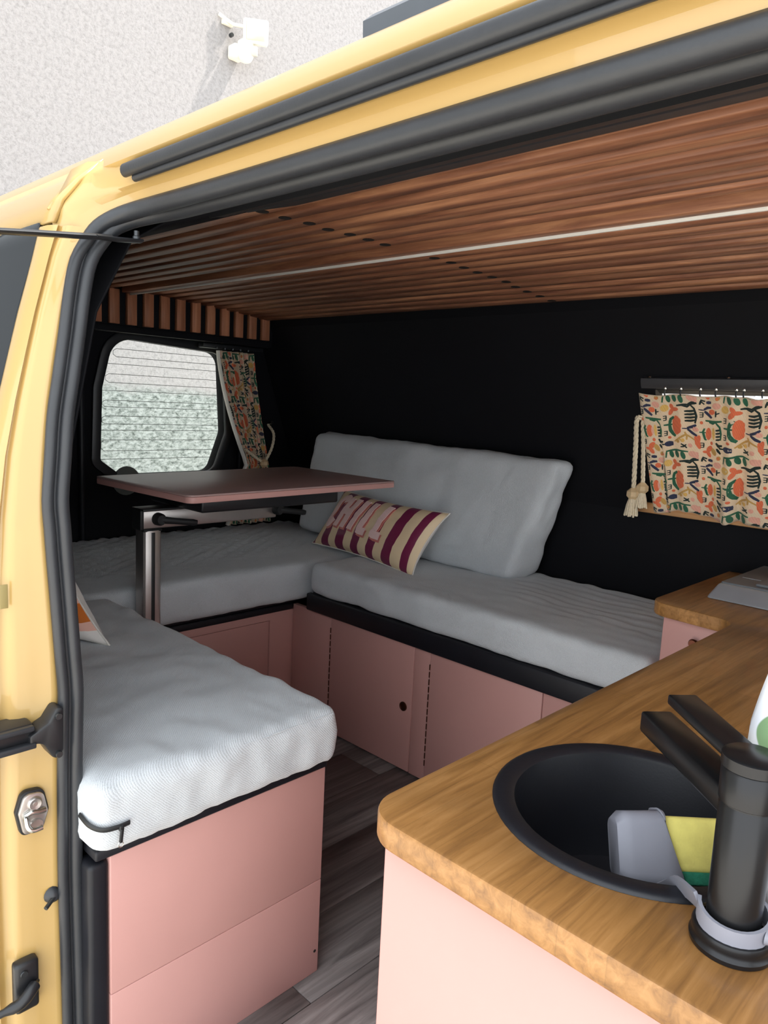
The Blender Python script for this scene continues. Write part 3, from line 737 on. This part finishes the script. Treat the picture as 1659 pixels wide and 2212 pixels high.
M['orangestripe'] = stripes('orange_pink_stripes', [(0, WH), (.20, PK), (.29, OR), (.48, PK), (.60, OR), (.72, PK), (.82, OR)], 1, .10, .8)
po = thing('striped_pillow', (-1.55, .56, .525), 'orange pink and white striped pillow half hidden behind the pillar', 'pillow')
pillow(po, (-1.80, .48, .53), (.40, .185, 0), (-.115, -.055, .190), .060, ('orangestripe', 'offwhite'))

# ------------------------------------------------------------------ table
tb = thing('table', (-1.78, .955, .0), 'swivel table with mauve top on an aluminium leg', 'table')
tz = .815
tp = roundpoly([(-1.895, .862, .012), (-1.462, .882, .020), (-1.498, 1.592, .008), (-1.955, 1.58, .02)], 5)
slab('table_top', tp, tz, tz+.0045, 'tablegrey', tb, bev=.001)
slab('table_edge', tp, tz-.0150, tz-.0002, 'pink', tb, bev=.002)
lp_ = roundpoly([(-.026, -.026, .012), (.026, -.026, .012), (.026, .026, .012), (-.026, .026, .012)], 3)
slab('leg', [(x-1.752, y+.937) for x, y in lp_], .10, .693, 'alu', tb, bev=.001, ang=25)
box('leg_cap', (-1.778, .911, .690), (-1.726, .963, .697), 'zip', tb, .003)
box('leg_groove', (-1.7275, .932, .12), (-1.7250, .942, .688), 'zip', tb, .0005)
bx_ = box('arm_bar', (-1.773, .912, .697), (-1.731, 1.334, .745), 'alu', tb, .003)
box('arm_end_cap', (-1.775, .903, .695), (-1.729, .913, .747), 'zip', bx_, .002)
box('arm_top_plate', (-1.782, .907, .745), (-1.722, 1.337, .750), 'zip', bx_, .001)
box('table_mount', (-1.86, 1.00, .7505), (-1.60, 1.46, .7995), 'blackmetal', tb, .006)
for (yh, ln) in ((.952, .10), (1.334, .09)):
    hdl = lathe('clamp_handle', [(0, .022), (.012, .022), (.016, .016), (.017, 0), (0, 0)], (-1.731, yh, .722), 'zip', tb, 18, 'x')
    tube('lever', resamp([(-1.715, yh, .722), (-1.709, yh+ln*.4, .716), (-1.705, yh+ln, .708)], 4), [.010, .010, .0095, .009, .0085, .0085, .0085, .009, .007], 'zip', hdl, 10, flat_=(.6, 1))

# ------------------------------------------------------------------ kitchen
wt_poly = roundpoly([(.36, .472, .02), (.36, 1.985, 0), (-.662, 1.985, 0), (-.657, 1.505, .045), (-.474, 1.488, .035), (-.472, .476, .042)], 10)
SC = Vector((-.288, .680)); SR = .141
hole = [(SC.x+(SR-.006)*math.cos(2*PI*k/64), SC.y+(SR-.006)*math.sin(2*PI*k/64)) for k in range(64)]
wtop = slab('worktop', wt_poly, .631, .660, 'worktop', None, holes=[hole], bev=.0035)
tag(wtop, 'oiled wooden L-shaped kitchen worktop with rounded corners', 'worktop')
kc = thing('sink_cabinet', (-.05, .9, 0), 'pink kitchen cabinet under the sink beside the door', 'cabinet')
box('front_panel', (-.452, .492, 0), (.34, .510, .6305), 'pink', kc, .002)
box('side_panel', (-.452, .5105, 0), (-.434, 1.52, .6305), 'pink', kc, .002)
box('base_board', (-.433, .5105, .005), (.34, 1.52, .02), 'pink', kc, .001)
kf = thing('corner_cabinet', (-.4, 1.75, 0), 'pink cabinet beside the far seat cushion under the hob', 'cabinet')
box('front_panel', (-.629, 1.524, 0), (-.453, 1.540, .6305), 'pink', kf, .0015)
box('side_panel', (-.629, 1.5405, 0), (-.612, 1.985, .6305), 'pink', kf, .0015)
lathe('knob', [(0, -.016), (.008, -.016), (.010, -.012), (.006, -.004), (.006, 0), (0, 0)], (-.558, 1.524, .588), 'copper', kf, 18, 'y')

sink = thing('sink', (SC.x, SC.y, .66), 'round matt black sink set into the wooden worktop', 'sink')
zt = .660
lathe('bowl', [(SR-.012, .0035), (SR-.017, .0015), (SR-.019, -.004), (SR-.021, -.10), (SR-.030, -.122), (SR-.055, -.132), (.030, -.138), (.024, -.140), (0, -.140)], (SC.x, SC.y, zt), 'sinkblack', sink, 72)
lathe('rim', [(SR-.0215, .0002), (SR-.018, .0036), (SR-.004, .0040), (SR, .0022), (SR+.0008, .0003)], (SC.x, SC.y, zt), 'sinkblack', sink, 72, ang=60)
lathe('drain', [(0, .003), (.020, .003), (.024, .001), (.024, 0)], (SC.x, SC.y, zt-.1398), 'blackmetal', sink, 30)

FC = Vector((-.153, .556)); fd = Vector((-.755, .655, 0)).normalized(); fs = Vector((fd.y, -fd.x, 0)); ZU = Vector((0, 0, 1))
tap = thing('tap', (FC.x, FC.y, .66), 'satin black mixer tap with flat lever beside the sink', 'tap')
lathe('base', [(.0, .0005), (.029, .0005), (.0295, .004), (.028, .006), (.0275, .009), (.0282, .012), (.027, .0145), (.0225, .016)], (FC.x, FC.y, zt), 'tapblack', tap, 48)
lathe('body', [(.0190, .014), (.0196, .112), (.0190, .113), (.0190, .1145), (.0205, .1155), (.0210, .139), (.020, .1405), (0, .1405)], (FC.x, FC.y, zt), 'tapblack', tap, 48)
c0 = Vector((FC.x, FC.y, 0))
obox('spout', c0+fd*.075+ZU*.768, (fd, fs, ZU), (.078, .0150, .0100), 'tapblack', tap, .003)
lv = obox('lever', c0+fd*.052+ZU*.8055, ((fd+ZU*.03).normalized(), fs, (ZU-fd*.03).normalized()), (.058, .0130, .0045), 'tapblack', tap, .002)
lathe('lever_cap', [(0, .151), (.0195, .151), (.0215, .1495), (.0215, .1415), (0, .141)], (FC.x, FC.y, zt), 'tapblack', tap, 40)

# sponge in a silicone holder strapped round the tap
ir = Vector((.72, .69, 0)).normalized(); ib = Vector((-.69, .72, 0)).normalized()
spc = Vector((-.247, .694, .630))
spg = thing('sponge', spc-ZU*.03, 'yellow kitchen sponge with green scourer in the holder', 'sponge')
til = (ZU*.86+ib*.50).normalized(); tn = ir.cross(til).normalized()
obox('foam', spc+ir*.012+til*.006, (ir, til, tn), (.045, .025, .016), 'spongeyellow', spg, .005, 3)
obox('scourer', spc+ir*.012-til*.0235, (ir, til, tn), (.0445, .0060, .0155), 'spongegreen', spg, .002)
sh = thing('sponge_holder', (-.27, .66, .60), 'grey silicone sponge holder strapped around the tap', 'sponge holder')
# pouch: open sleeve around the sponge's far end
V = []; F = []; K = 22; R_ = 7
sec = roundpoly([(-.034, -.020, .012), (.036, -.020, .012), (.036, .022, .012), (-.034, .022, .012)], 5)
K = len(sec)
pc_ = spc-ir*.030
for i in range(R_+1):
    tt = i/R_; s = .93+.07*tt if i else .75
    for (a, b) in sec:
        cut = .018*(-a/.034) if i == R_ else 0
        V.append(pc_+ir*(-.034+.052*tt+(.010*(-a/.035) if i == R_ else 0))+til*a*s+tn*b*s)
for i in range(R_):
    for k in range(K): F.append((i*K+k, i*K+(k+1) % K, (i+1)*K+(k+1) % K, (i+1)*K+k))
F.append(tuple(range(K)))
solid(autosmooth(mesh('pouch', V, F, 'greysilicone', sh), 50), .0022, 1)
# strap from the pouch over the sink rim and round the tap
st = []
a0 = math.atan2(*(Vector((-.195, .561))-FC).yx)
lead = [(-.252, .634, .606), (-.238, .622, .622), (-.218, .603, .648), (-.203, .583, .668)]
ring = [(FC.x+.0242*math.cos(a0+.35+k*.21), FC.y+.0242*math.sin(a0+.35+k*.21), .684-.004*math.sin(k*.2)) for k in range(27)]
def ribbon(name, pts, hw, th, mat, parent, upv=lambda i: Vector((0, 0, 1))):
    pts = [Vector(p) for p in pts]; V = []; F = []; m = len(pts)
    for i, p in enumerate(pts):
        tg = (pts[min(i+1, m-1)]-pts[max(i-1, 0)]).normalized(); w_ = upv(i); w_ = (w_-tg*w_.dot(tg)).normalized(); n_ = tg.cross(w_)
        for a, b in ((-1, -1), (1, -1), (1, 1), (-1, 1)): V.append(p+w_*hw*a+n_*th*b)
    for i in range(m-1):
        for k in range(4): F.append((i*4+k, i*4+(k+1) % 4, (i+1)*4+(k+1) % 4, (i+1)*4+k))
    F.append((0, 1, 2, 3)); F.append(tuple((m-1)*4+k for k in range(4)))
    return autosmooth(mesh(name, V, F, mat, parent), 40)
sw = resamp(lead+ring[:1], 4)
ribbon('strap', sw, .0075, .0014, 'greysilicone', sh, lambda i: Vector((-.15, -.35, .9)))
ribbon('ring', ring, .0065, .0014, 'greysilicone', sh)
ka = ring[13]
lathe('snap_button', [(0, .004), (.004, .0035), (.0055, 0), (0, 0)], (ka[0]+.001, ka[1]-.001, ka[2]), 'greysilicone', sh, 14, 'x')

# hob on the far corner of the worktop
hob = thing('hob', (-.25, 1.75, .66), 'silver and grey camping hob on the far worktop corner', 'hob')
def frus(name, a, b, mat, parent, bev=.003):
    (x0, y0, x1, y1, z0), (X0, Y0, X1, Y1, z1) = a, b
    bm = bmesh.new(); vs = [bm.verts.new(p) for p in ((x0, y0, z0), (x1, y0, z0), (x1, y1, z0), (x0, y1, z0), (X0, Y0, z1), (X1, Y0, z1), (X1, Y1, z1), (X0, Y1, z1))]
    for f in ((0, 1, 2, 3), (4, 5, 6, 7), (0, 1, 5, 4), (1, 2, 6, 5), (2, 3, 7, 6), (3, 0, 4, 7)): bm.faces.new([vs[i] for i in f])
    bmesh.ops.recalc_face_normals(bm, faces=bm.faces)
    if bev: bmesh.ops.bevel(bm, geom=bm.edges[:], offset=bev, segments=3, profile=.5, affect='EDGES')
    return autosmooth(frombm(name, bm, mat, parent), 50)
frus('casing', (-.588, 1.632, .05, 1.965, .6605), (-.575, 1.668, .04, 1.955, .692), 'steel', hob, .006)
box('top_plate', (-.572, 1.672, .690), (.035, 1.952, .6955), 'hobtop', hob, .003)
box('lid', (-.505, 1.685, .6957), (-.28, 1.94, .702), 'hobtop', hob, .003)
box('lid', (-.272, 1.685, .6957), (.02, 1.94, .702), 'hobtop', hob, .003)
box('seam_strip', (-.555, 1.755, .6954), (-.515, 1.758, .6966), 'steel', hob, .0004)

# tea towel hanging beside the tap
M['towelprint'] = None
t = NT('printed_tea_towel').set(.95, 0, .2); mp = t.coords()
vo = t.n('TexVoronoi', Scale=17.0); t.l(mp, 0, vo, 'Vector'); n1 = t.n('TexNoise', Scale=14.0, Detail=2.0); t.l(mp, 0, n1, 'Vector')
rr = t.ramp([(0, srgb(70, 88, 160)), (.28, srgb(240, 170, 90)), (.5, srgb(120, 150, 110)), (.72, srgb(90, 104, 170))]); rr.color_ramp.interpolation = 'CONSTANT'
sx = t.n('SeparateColor'); t.l(vo, 'Color', sx, 0); t.l(sx, 0, rr, 0)
ad = t.n('Math', _operation='MULTIPLY_ADD'); ad.inputs[1].default_value = .35; t.l(n1, 0, ad, 0); t.l(vo, 'Distance', ad, 2)
rm = t.ramp([(.50, (0, 0, 0, 1)), (.52, (1, 1, 1, 1))]); t.l(ad, 0, rm, 0)
mx = t.n('Mix', _data_type='RGBA'); mx.inputs[7].default_value = srgb(214, 216, 222); t.l(rm, 0, mx, 0); t.l(rr, 0, mx, 6); t.l(mx, 2, t.b, 'Base Color')
M['towelprint'] = t.m
tw = thing('tea_towel', (-.104, .634, .66), 'white tea towel with colourful print bunched beside the tap', 'towel')
V = []; F = []; nu, nv = 48, 30
for j in range(nv+1):
    tt = j/nv; z = .662+.205*tt
    for i in range(nu):
        th = 2*PI*i/nu; r = .049*(1.0-.10*tt+.08*math.sin(tt*5))*(1-.8*max(0, tt-.75)**1.0) + .010*math.sin(5*th+tt*3)*(.4+tt*.6)
        V.append((-.099+r*math.cos(th)-.030*math.sin(tt*1.9), .634+r*math.sin(th), z+.008*math.sin(3*th)*tt))
for j in range(nv):
    for i in range(nu): F.append((j*nu+i, j*nu+(i+1) % nu, (j+1)*nu+(i+1) % nu, (j+1)*nu+i))
F.append(tuple(nv*nu+i for i in range(nu))); F.append(tuple(range(nu)))
mesh('cloth', V, F, 'towelprint', tw, smooth=True)

# ------------------------------------------------------------------ printed curtains
TW, TH = 650., 640.
# motif tile, in tile units; x to the right, y down
STK = [('p_black', [(1010, 447), (1075, 436), (1130, 430)], 9), ('p_black', [(1120, 440), (1170, 405), (1222, 392)], 13), ('p_black', [(1060, 440), (1120, 455), (1150, 430)], 9),
       ('p_black', [(1150, 425), (1195, 460), (1216, 540), (1200, 625)], 9)]
STK += [('p_black', [(1207, 480+q*36), (1150, 500+q*36), (1090, 508+q*36)], 9) for q in range(4)]
STK += [('p_green', [(650, 583), (740, 590), (828, 590)], 9), ('p_green', [(690, 600), (735, 612), (772, 590)], 8), ('p_green', [(765, 600), (805, 650), (818, 720), (812, 790)], 8)]
STK += [('p_black', [(812, 680+q*34), (762, 684+q*34)], 8) for q in range(4)]
STK += [('p_green', [(972, 575), (930, 600), (912, 655)], 14), ('p_green', [(912, 655), (920, 725), (950, 770), (982, 795)], 16), ('p_green', [(850, 660), (948, 660)], 8)]
STK += [('p_blue', [(1060, 702), (1125, 702)], 5), ('p_blue', [(1110, 697), (1165, 672), (1212, 640)], 11), ('p_blue', [(1115, 707), (1165, 740), (1215, 762)], 12)]
STK += [('p_ochre', [(962, 858), (1030, 810), (1095, 770), (1190, 815)], 8), ('p_ochre', [(1085, 740), (1105, 790), (1100, 830)], 8), ('p_ochre', [(1020, 815), (1050, 850)], 6)]
STK += [('p_black', [(765, 818), (785, 850), (832, 850)], 11), ('p_black', [(770, 880), (785, 905), (812, 938)], 10), ('p_black', [(790, 860), (805, 880), (850, 882)], 7)]
STK += [('p_black', [(1040, 878), (1075, 900), (1100, 925)], 7), ('p_black', [(1095, 885), (1065, 910), (1035, 915)], 7)]
STK += [('p_green', [(850, 1040), (862, 965), (980, 955), (1110, 968)], 8)]
STK += [('p_blue', [(588, 465), (645, 468)], 5), ('p_blue', [(640, 462), (680, 440), (718, 440)], 11), ('p_blue', [(645, 480), (690, 520), (722, 552)], 12)]
STK += [('p_green', [(640, 670), (622, 710), (640, 790), (655, 800)], 9), ('p_green', [(588, 716), (650, 716)], 6)]
STK += [('p_black', [(600, 410), (615, 360), (655, 372)], 8), ('p_black', [(615, 375), (645, 405)], 7), ('p_blue', [(665, 385), (720, 385)], 13)]
STK += [('p_black', [(770, 475), (765, 540)], 7), ('p_black', [(768, 510), (805, 500)], 7)]
for cx0, cy0 in ((865, 580), (865, 755), (612, 520), (610, 860)):
    STK += [('p_black', [(cx0+18, cy0-28), (cx0+14, cy0+28)], 5)]+[('p_black', [(cx0+14, cy0-24+q*24), (cx0-16, cy0-22+q*24)], 5) for q in range(3)]
ELL = [('p_coral', 998, 668, 46, 98, 0), ('p_coral', 1030, 620, 18, 30, 0), ('p_coral', 1034, 670, 18, 30, 0), ('p_coral', 1028, 725, 18, 30, 0), ('p_pink', 1200, 692, 30, 24, 0), ('p_ochre', 1005, 852, 18, 18, 0), ('p_yellow', 1060, 838, 18, 20, 0),
       ('p_coral', 1218, 838, 24, 66, -.3), ('p_blue', 895, 880, 46, 28, .0), ('p_blue', 930, 868, 14, 9, -.5), ('p_blue', 930, 895, 14, 9, .4), ('p_pink', 1135, 892, 22, 22, 0), ('p_pink', 1170, 988, 52, 34, 0), ('p_pink', 1205, 965, 20, 14, -.4), ('p_pink', 1205, 1012, 20, 14, .4),
       ('p_green', 915, 1005, 22, 40, -.3), ('p_green', 985, 1003, 22, 40, -.3), ('p_green', 1055, 1012, 22, 42, -.3), ('p_yellow', 870, 466, 40, 36, 0),
       ('p_coral', 950, 458, 20, 32, -.5), ('p_coral', 940, 515, 22, 40, .6), ('p_coral', 985, 488, 40, 20, .0), ('p_coral', 725, 487, 30, 26, 0), ('p_coral', 680, 728, 28, 62, .08), ('p_pink', 705, 728, 10, 40, 0),
       ('p_coral', 570, 812, 22, 56, .3), ('p_coral', 685, 895, 24, 40, .7), ('p_coral', 675, 955, 20, 36, -.5), ('p_coral', 640, 935, 24, 14, 0), ('p_pink', 775, 425, 40, 30, .2), ('p_ochre', 735, 920, 24, 40, -.5), ('p_ochre', 790, 985, 22, 20, 0),
       ('p_coral', 612, 608, 14, 16, 0), ('p_coral', 905, 808, 18, 14, .3), ('p_coral', 712, 828, 14, 18, 0), ('p_yellow', 738, 720, 14, 60, 0), ('p_coral', 785, 352, 18, 16, 0)]
PM = ['p_black', 'p_green', 'p_coral', 'p_pink', 'p_ochre', 'p_blue', 'p_yellow']
def print_on(surf, normal, Wd, Ht, scale, ou, ov, parent, step=.006, off=.0016):
    """lays the printed motifs on a cloth: surf(a, b) gives the point at a metres across, b metres down"""
    V = []; F = []; I = []
    def put(a, b):
        a = min(max(a, .002), Wd-.002); b = min(max(b, .002), Ht-.002); V.append(surf(a, b)+normal(a, b)*off); return len(V)-1
    nx = int(Wd/(TW*scale))+3; ny = int(Ht/(TH*scale))+3
    for ti in range(-2, nx):
        for tj in range(-2, ny):
            def ab(x, y): return (x-600+ti*TW)*scale+ou, (y-330+tj*TH)*scale+ov
            def inside(x, y):
                a, b = ab(x, y); return -.004 < a < Wd+.004 and -.004 < b < Ht+.004
            for mt, pts, hw in STK:
                if not any(inside(*p) for p in pts): continue
                P2 = [Vector(ab(*p)) for p in pts]; dense = []
                for a, b in zip(P2, P2[1:]):
                    k = max(1, int((b-a).length/step)); dense += [a+(b-a)*i/k for i in range(k)]
                dense.append(P2[-1]); ids = []; m_ = len(dense)
                for i, p in enumerate(dense):
                    d = (dense[min(i+1, m_-1)]-dense[max(i-1, 0)]).normalized(); n_ = Vector((-d.y, d.x))*hw*1.25*scale*(.75+.35*math.sin(PI*i/max(1, m_-1)))
                    ids.append((put(*(p-n_)), put(*(p+n_))))
                for (a, b), (c, d) in zip(ids, ids[1:]): F.append((a, b, d, c)); I.append(PM.index(mt))
            for mt, x, y, rx, ry, an in ELL:
                if not inside(x, y): continue
                ca, sa = math.cos(an), math.sin(an); rx *= 1.13; ry *= 1.13
                c = put(*ab(x, y)); rg = [put(*ab(x+rx*math.cos(q*PI/6)*ca-ry*math.sin(q*PI/6)*sa, y+rx*math.cos(q*PI/6)*sa+ry*math.sin(q*PI/6)*ca)) for q in range(12)]
                for q in range(12): F.append((c, rg[q], rg[(q+1) % 12])); I.append(PM.index(mt))
    return mesh('printed_motifs', V, F, None, parent, smooth=True, mats=PM, idx=I, recalc=False)
def cloth(name, surf, Wd, Ht, mat, parent, nu=90, nv=40):
    V = [surf(Wd*i/nu, Ht*j/nv) for i in range(nu+1) for j in range(nv+1)]; F = []
    for i in range(nu):
        for j in range(nv): F.append((i*(nv+1)+j, i*(nv+1)+j+1, (i+1)*(nv+1)+j+1, (i+1)*(nv+1)+j))
    o = mesh(name, V, F, mat, parent, smooth=True, recalc=False); solid(o, .0012, 0); return o
def numnorm(surf, toward):
    def f(a, b):
        e = .002; n_ = (surf(a+e, b)-surf(a-e, b)).cross(surf(a, b+e)-surf(a, b-e)).normalized()
        return n_ if n_.dot(toward) > 0 else -n_
    return f
# side window curtain rail
cr_ = thing('side_curtain_rail', (-.5, 1.85, 1.14), 'black curtain rail with chrome-glint gliders above the side window', 'curtain rail')
rz0, rz1 = 1.124, 1.149
rail = [onwall(-.889, rz0, .004), onwall(-.889, rz1, .004), onwall(-.889, rz1, .020), onwall(-.889, rz1-.008, .022), onwall(-.889, rz0+.008, .022), onwall(-.889, rz0, .020)]
extrude_x('rail', [(p.y, p.z) for p in rail], -.889, .05, 'railblack', cr_, closed=True)
for x in (-.868, -.672, -.45, -.2): lathe('screw', [(0, .004), (.005, .003), (.006, 0), (0, 0)], onwall(x, rz1, .012), 'chrome', cr_, 12)
for x in (-.816, -.776, -.728, -.691, -.644, -.627, -.586, -.54, -.49, -.44, -.40, -.35, -.30, -.25, -.2):
    p = onwall(x, 1.132, .040)
    gl = lathe('glider', [(0, -.004), (.003, -.003), (.004, 0), (.003, .003), (0, .004)], p, 'chrome', cr_, 10)  # chrome stands in for the highlight on black gliders
    tube('hook', [p+Vector((0, 0, 0)), p+Vector((0, -.002, -.012)), p+Vector((0, .002, -.018))], .0018, 'zip', gl, 6)
# side curtain
def sidefold(a):   # folds, deeper around the second widths
    base = .006*math.sin(a*2*PI/.105+.6)+.004*math.sin(a*2*PI/.047)
    j = math.exp(-((a-.245)/.018)**2)*.020
    k = .016*math.sin((a-.27)*2*PI/.15) if a > .27 else 0
    return base*.7+j+k
SCW, SCH = .78, .335
def s_side(a, b):
    tt = b/SCH
    x = -.889+a*(.98)+.016*tt*(1-min(a/.25, 1)) + (.012*tt if a < .05 else 0)
    sag = .006*math.sin(a*2*PI/.19+1)+(.012 if a > .25 else 0)*min(1, max(0, (a-.25)*12))
    z = 1.114+.003*math.sin(a*2*PI/.12+2)*(1-tt) - tt*(.302+sag)
    p = onwall(x, z, .034+.010*tt+sidefold(a+.02*tt*(1 if a > .2 else 0))*(.5+.5*tt)); return p
sc = thing('side_curtain', (-.5, 1.92, .82), 'cream curtain with bold flower print at the side window', 'curtain')
cloth('cloth', s_side, SCW, SCH, 'cotton', sc, 130, 36)
print_on(s_side, numnorm(s_side, Vector((0, -1, -.3))), SCW, SCH, .000243, .0, .002, sc)
# wooden sill under the side window
sl_ = tag(obox('window_sill', (onwall(-.42, .803, .019)), (Vector((1, 0, 0)), Vector((0, 1, 0)), Vector((0, 0, 1))), (.515, .019, .0130), 'sillwood', None, .003), 'pale wooden ledge below the side window curtain', 'sill')
# rope tiebacks with bead and tassel
def rope(name, pts, r, parent, tw_=90.):
    pts = resamp(pts, 8); strands = []
    L = 0; acc = [0]
    for a, b in zip(pts, pts[1:]): L += (b-a).length; acc.append(L)
    root = None
    n = max(20, int(L/.0035))
    def at(s):
        for i in range(len(acc)-1):
            if s <= acc[i+1]: return pts[i].lerp(pts[i+1], (s-acc[i])/max(1e-9, acc[i+1]-acc[i]))
        return pts[-1]
    for k in range(3):
        P3 = []
        for i in range(n+1):
            s = L*i/n; p = at(s); q = at(min(L, s+.002)); q0 = at(max(0, s-.002)); tg = (q-q0).normalized()
            a_ = tg.cross(Vector((1, .3, .1))).normalized(); b_ = tg.cross(a_); th = s*tw_*2*PI/4+k*2*PI/3
            P3.append(p+a_*math.cos(th)*r*.5+b_*math.sin(th)*r*.5)
        tube(name, P3, r*.58, 'rope', parent, 6)
def bead(c, s, parent):
    bm = bmesh.new(); bmesh.ops.create_cube(bm, size=2*s)
    bmesh.ops.bevel(bm, geom=bm.edges[:], offset=s*.62, segments=1, affect='EDGES')
    R = Matrix.Rotation(.5, 3, 'Z')
    for v in bm.verts: v.co = R @ v.co + Vector(c)
    return frombm('bead', bm, 'beadwood', parent)
def tassel(c, h, r, parent):
    c = Vector(c); ts = lathe('tassel', [(0, 0), (r*.45, 0), (r*.6, -.004), (r*.8, -h*.5), (r*.95, -h*.93), (0, -h*.9)], c, 'rope', parent, 18)
    for k in range(16):
        th = 2*PI*k/16+random.uniform(-.1, .1); d = Vector((math.cos(th), math.sin(th), 0)); e = 1+random.uniform(-.06, .08)
        tube('strand', [c+d*r*.45, c+d*r*.75+Vector((0, 0, -h*.4)), c+d*r*1.0*e+Vector((0, 0, -h*e))], .0028, 'rope', ts, 5)
    return ts
rt_ = thing('rope_tieback', (-.91, 1.92, .80), 'cream rope tieback with wooden beads hanging beside the flower print side curtain', 'tieback')
tp0 = onwall(-.884, 1.050, .045)
b1 = onwall(-.908, .858, .066); b2 = onwall(-.886, .872, .055)
rope('rope', [tp0+Vector((0, .004, .006)), tp0+Vector((-.010, 0, .002)), (b1+tp0)/2+Vector((-.006, .0, .03)), b1+Vector((0, 0, .015))], .0062, rt_)
rope('rope', [tp0+Vector((.002, .01, .002)), (b2+tp0)/2+Vector((.003, 0, .02)), b2+Vector((0, 0, .015))], .0055, rt_)
bead(b1, .0165, rt_); bead(b2, .0155, rt_)
tassel(b1-Vector((0, 0, .014)), .046, .017, rt_); tassel(b2-Vector((0, 0, .013)), .040, .015, rt_)
lathe('wall_hook', [(0, -.02), (.006, -.018), (.007, -.004), (.010, 0), (0, 0)], onwall(-.886, 1.057, 0)+Vector((0, -.0, 0)), 'chrome', rt_, 14, 'y')

# rear window curtain, gathered at one side
rr_ = thing('rear_curtain_rail', (-2.42, 1.62, 1.225), 'short black curtain rail above the rear window', 'curtain rail')
box('rail', (-2.47, 1.52, 1.216), (-2.435, 1.79, 1.234), 'blackmetal', rr_, .003)
for y in (1.575, 1.61, 1.645, 1.68, 1.715): lathe('glider', [(0, -.005), (.004, -.004), (.005, 0), (.004, .004), (0, .005)], (-2.43, y, 1.218), 'bolt', rr_, 8)
RCW, RCH = .60, .645
def s_rear(a, b):
    tt = b/RCH; g = a/RCW
    tie = .645
    k = min(1, tt/tie); kk = k**1.25
    y0 = 1.578+(1.722-1.578)*kk + (-.09 if tt > tie else 0)*max(0, (tt-tie)/(1-tie))**.8
    y1 = 1.735+(1.822-1.735)*kk + (.02*(tt-tie)/(1-tie) if tt > tie else 0)
    z = 1.209-tt*.668
    am = .020*(1-.35*kk)
    x = -2.436+am*math.sin(g*2*PI*6.5)+.006*math.sin(g*2*PI*2+1)
    return Vector((x, y0+(y1-y0)*g, z))
rc = thing('rear_curtain', (-2.43, 1.70, .65), 'flower print curtain gathered with rope beside the rear window', 'curtain')
cloth('cloth', s_rear, RCW, RCH, 'cotton', rc, 150, 44)
print_on(s_rear, numnorm(s_rear, Vector((1, -.4, 0))), RCW, RCH, .000243, .02, .01, rc, step=.0035, off=.002)
tube('lining_edge', [s_rear(0, RCH*k/20)+Vector((.004, -.010*math.sin(PI*min(1, k/15)), 0)) for k in range(21)], .012, 'offwhite', rc, 8, flat_=(.4, 1))
rt2 = thing('rear_rope_tieback', (-2.40, 1.78, .80), 'cream rope tieback around the rear window curtain', 'tieback')
rope('rope', [(-2.455, 1.838, .935), (-2.405, 1.830, .90), (-2.392, 1.812, .845), (-2.390, 1.782, .795)], .0055, rt2)
rope('rope', [(-2.455, 1.700, .855), (-2.402, 1.712, .828), (-2.392, 1.735, .808), (-2.390, 1.765, .792)], .0055, rt2)
bead((-2.388, 1.773, .785), .016, rt2)
disc('wall_hook', (-2.44, 1.838, .945), .008, .012, 'chrome', rt2, 'x', 12)
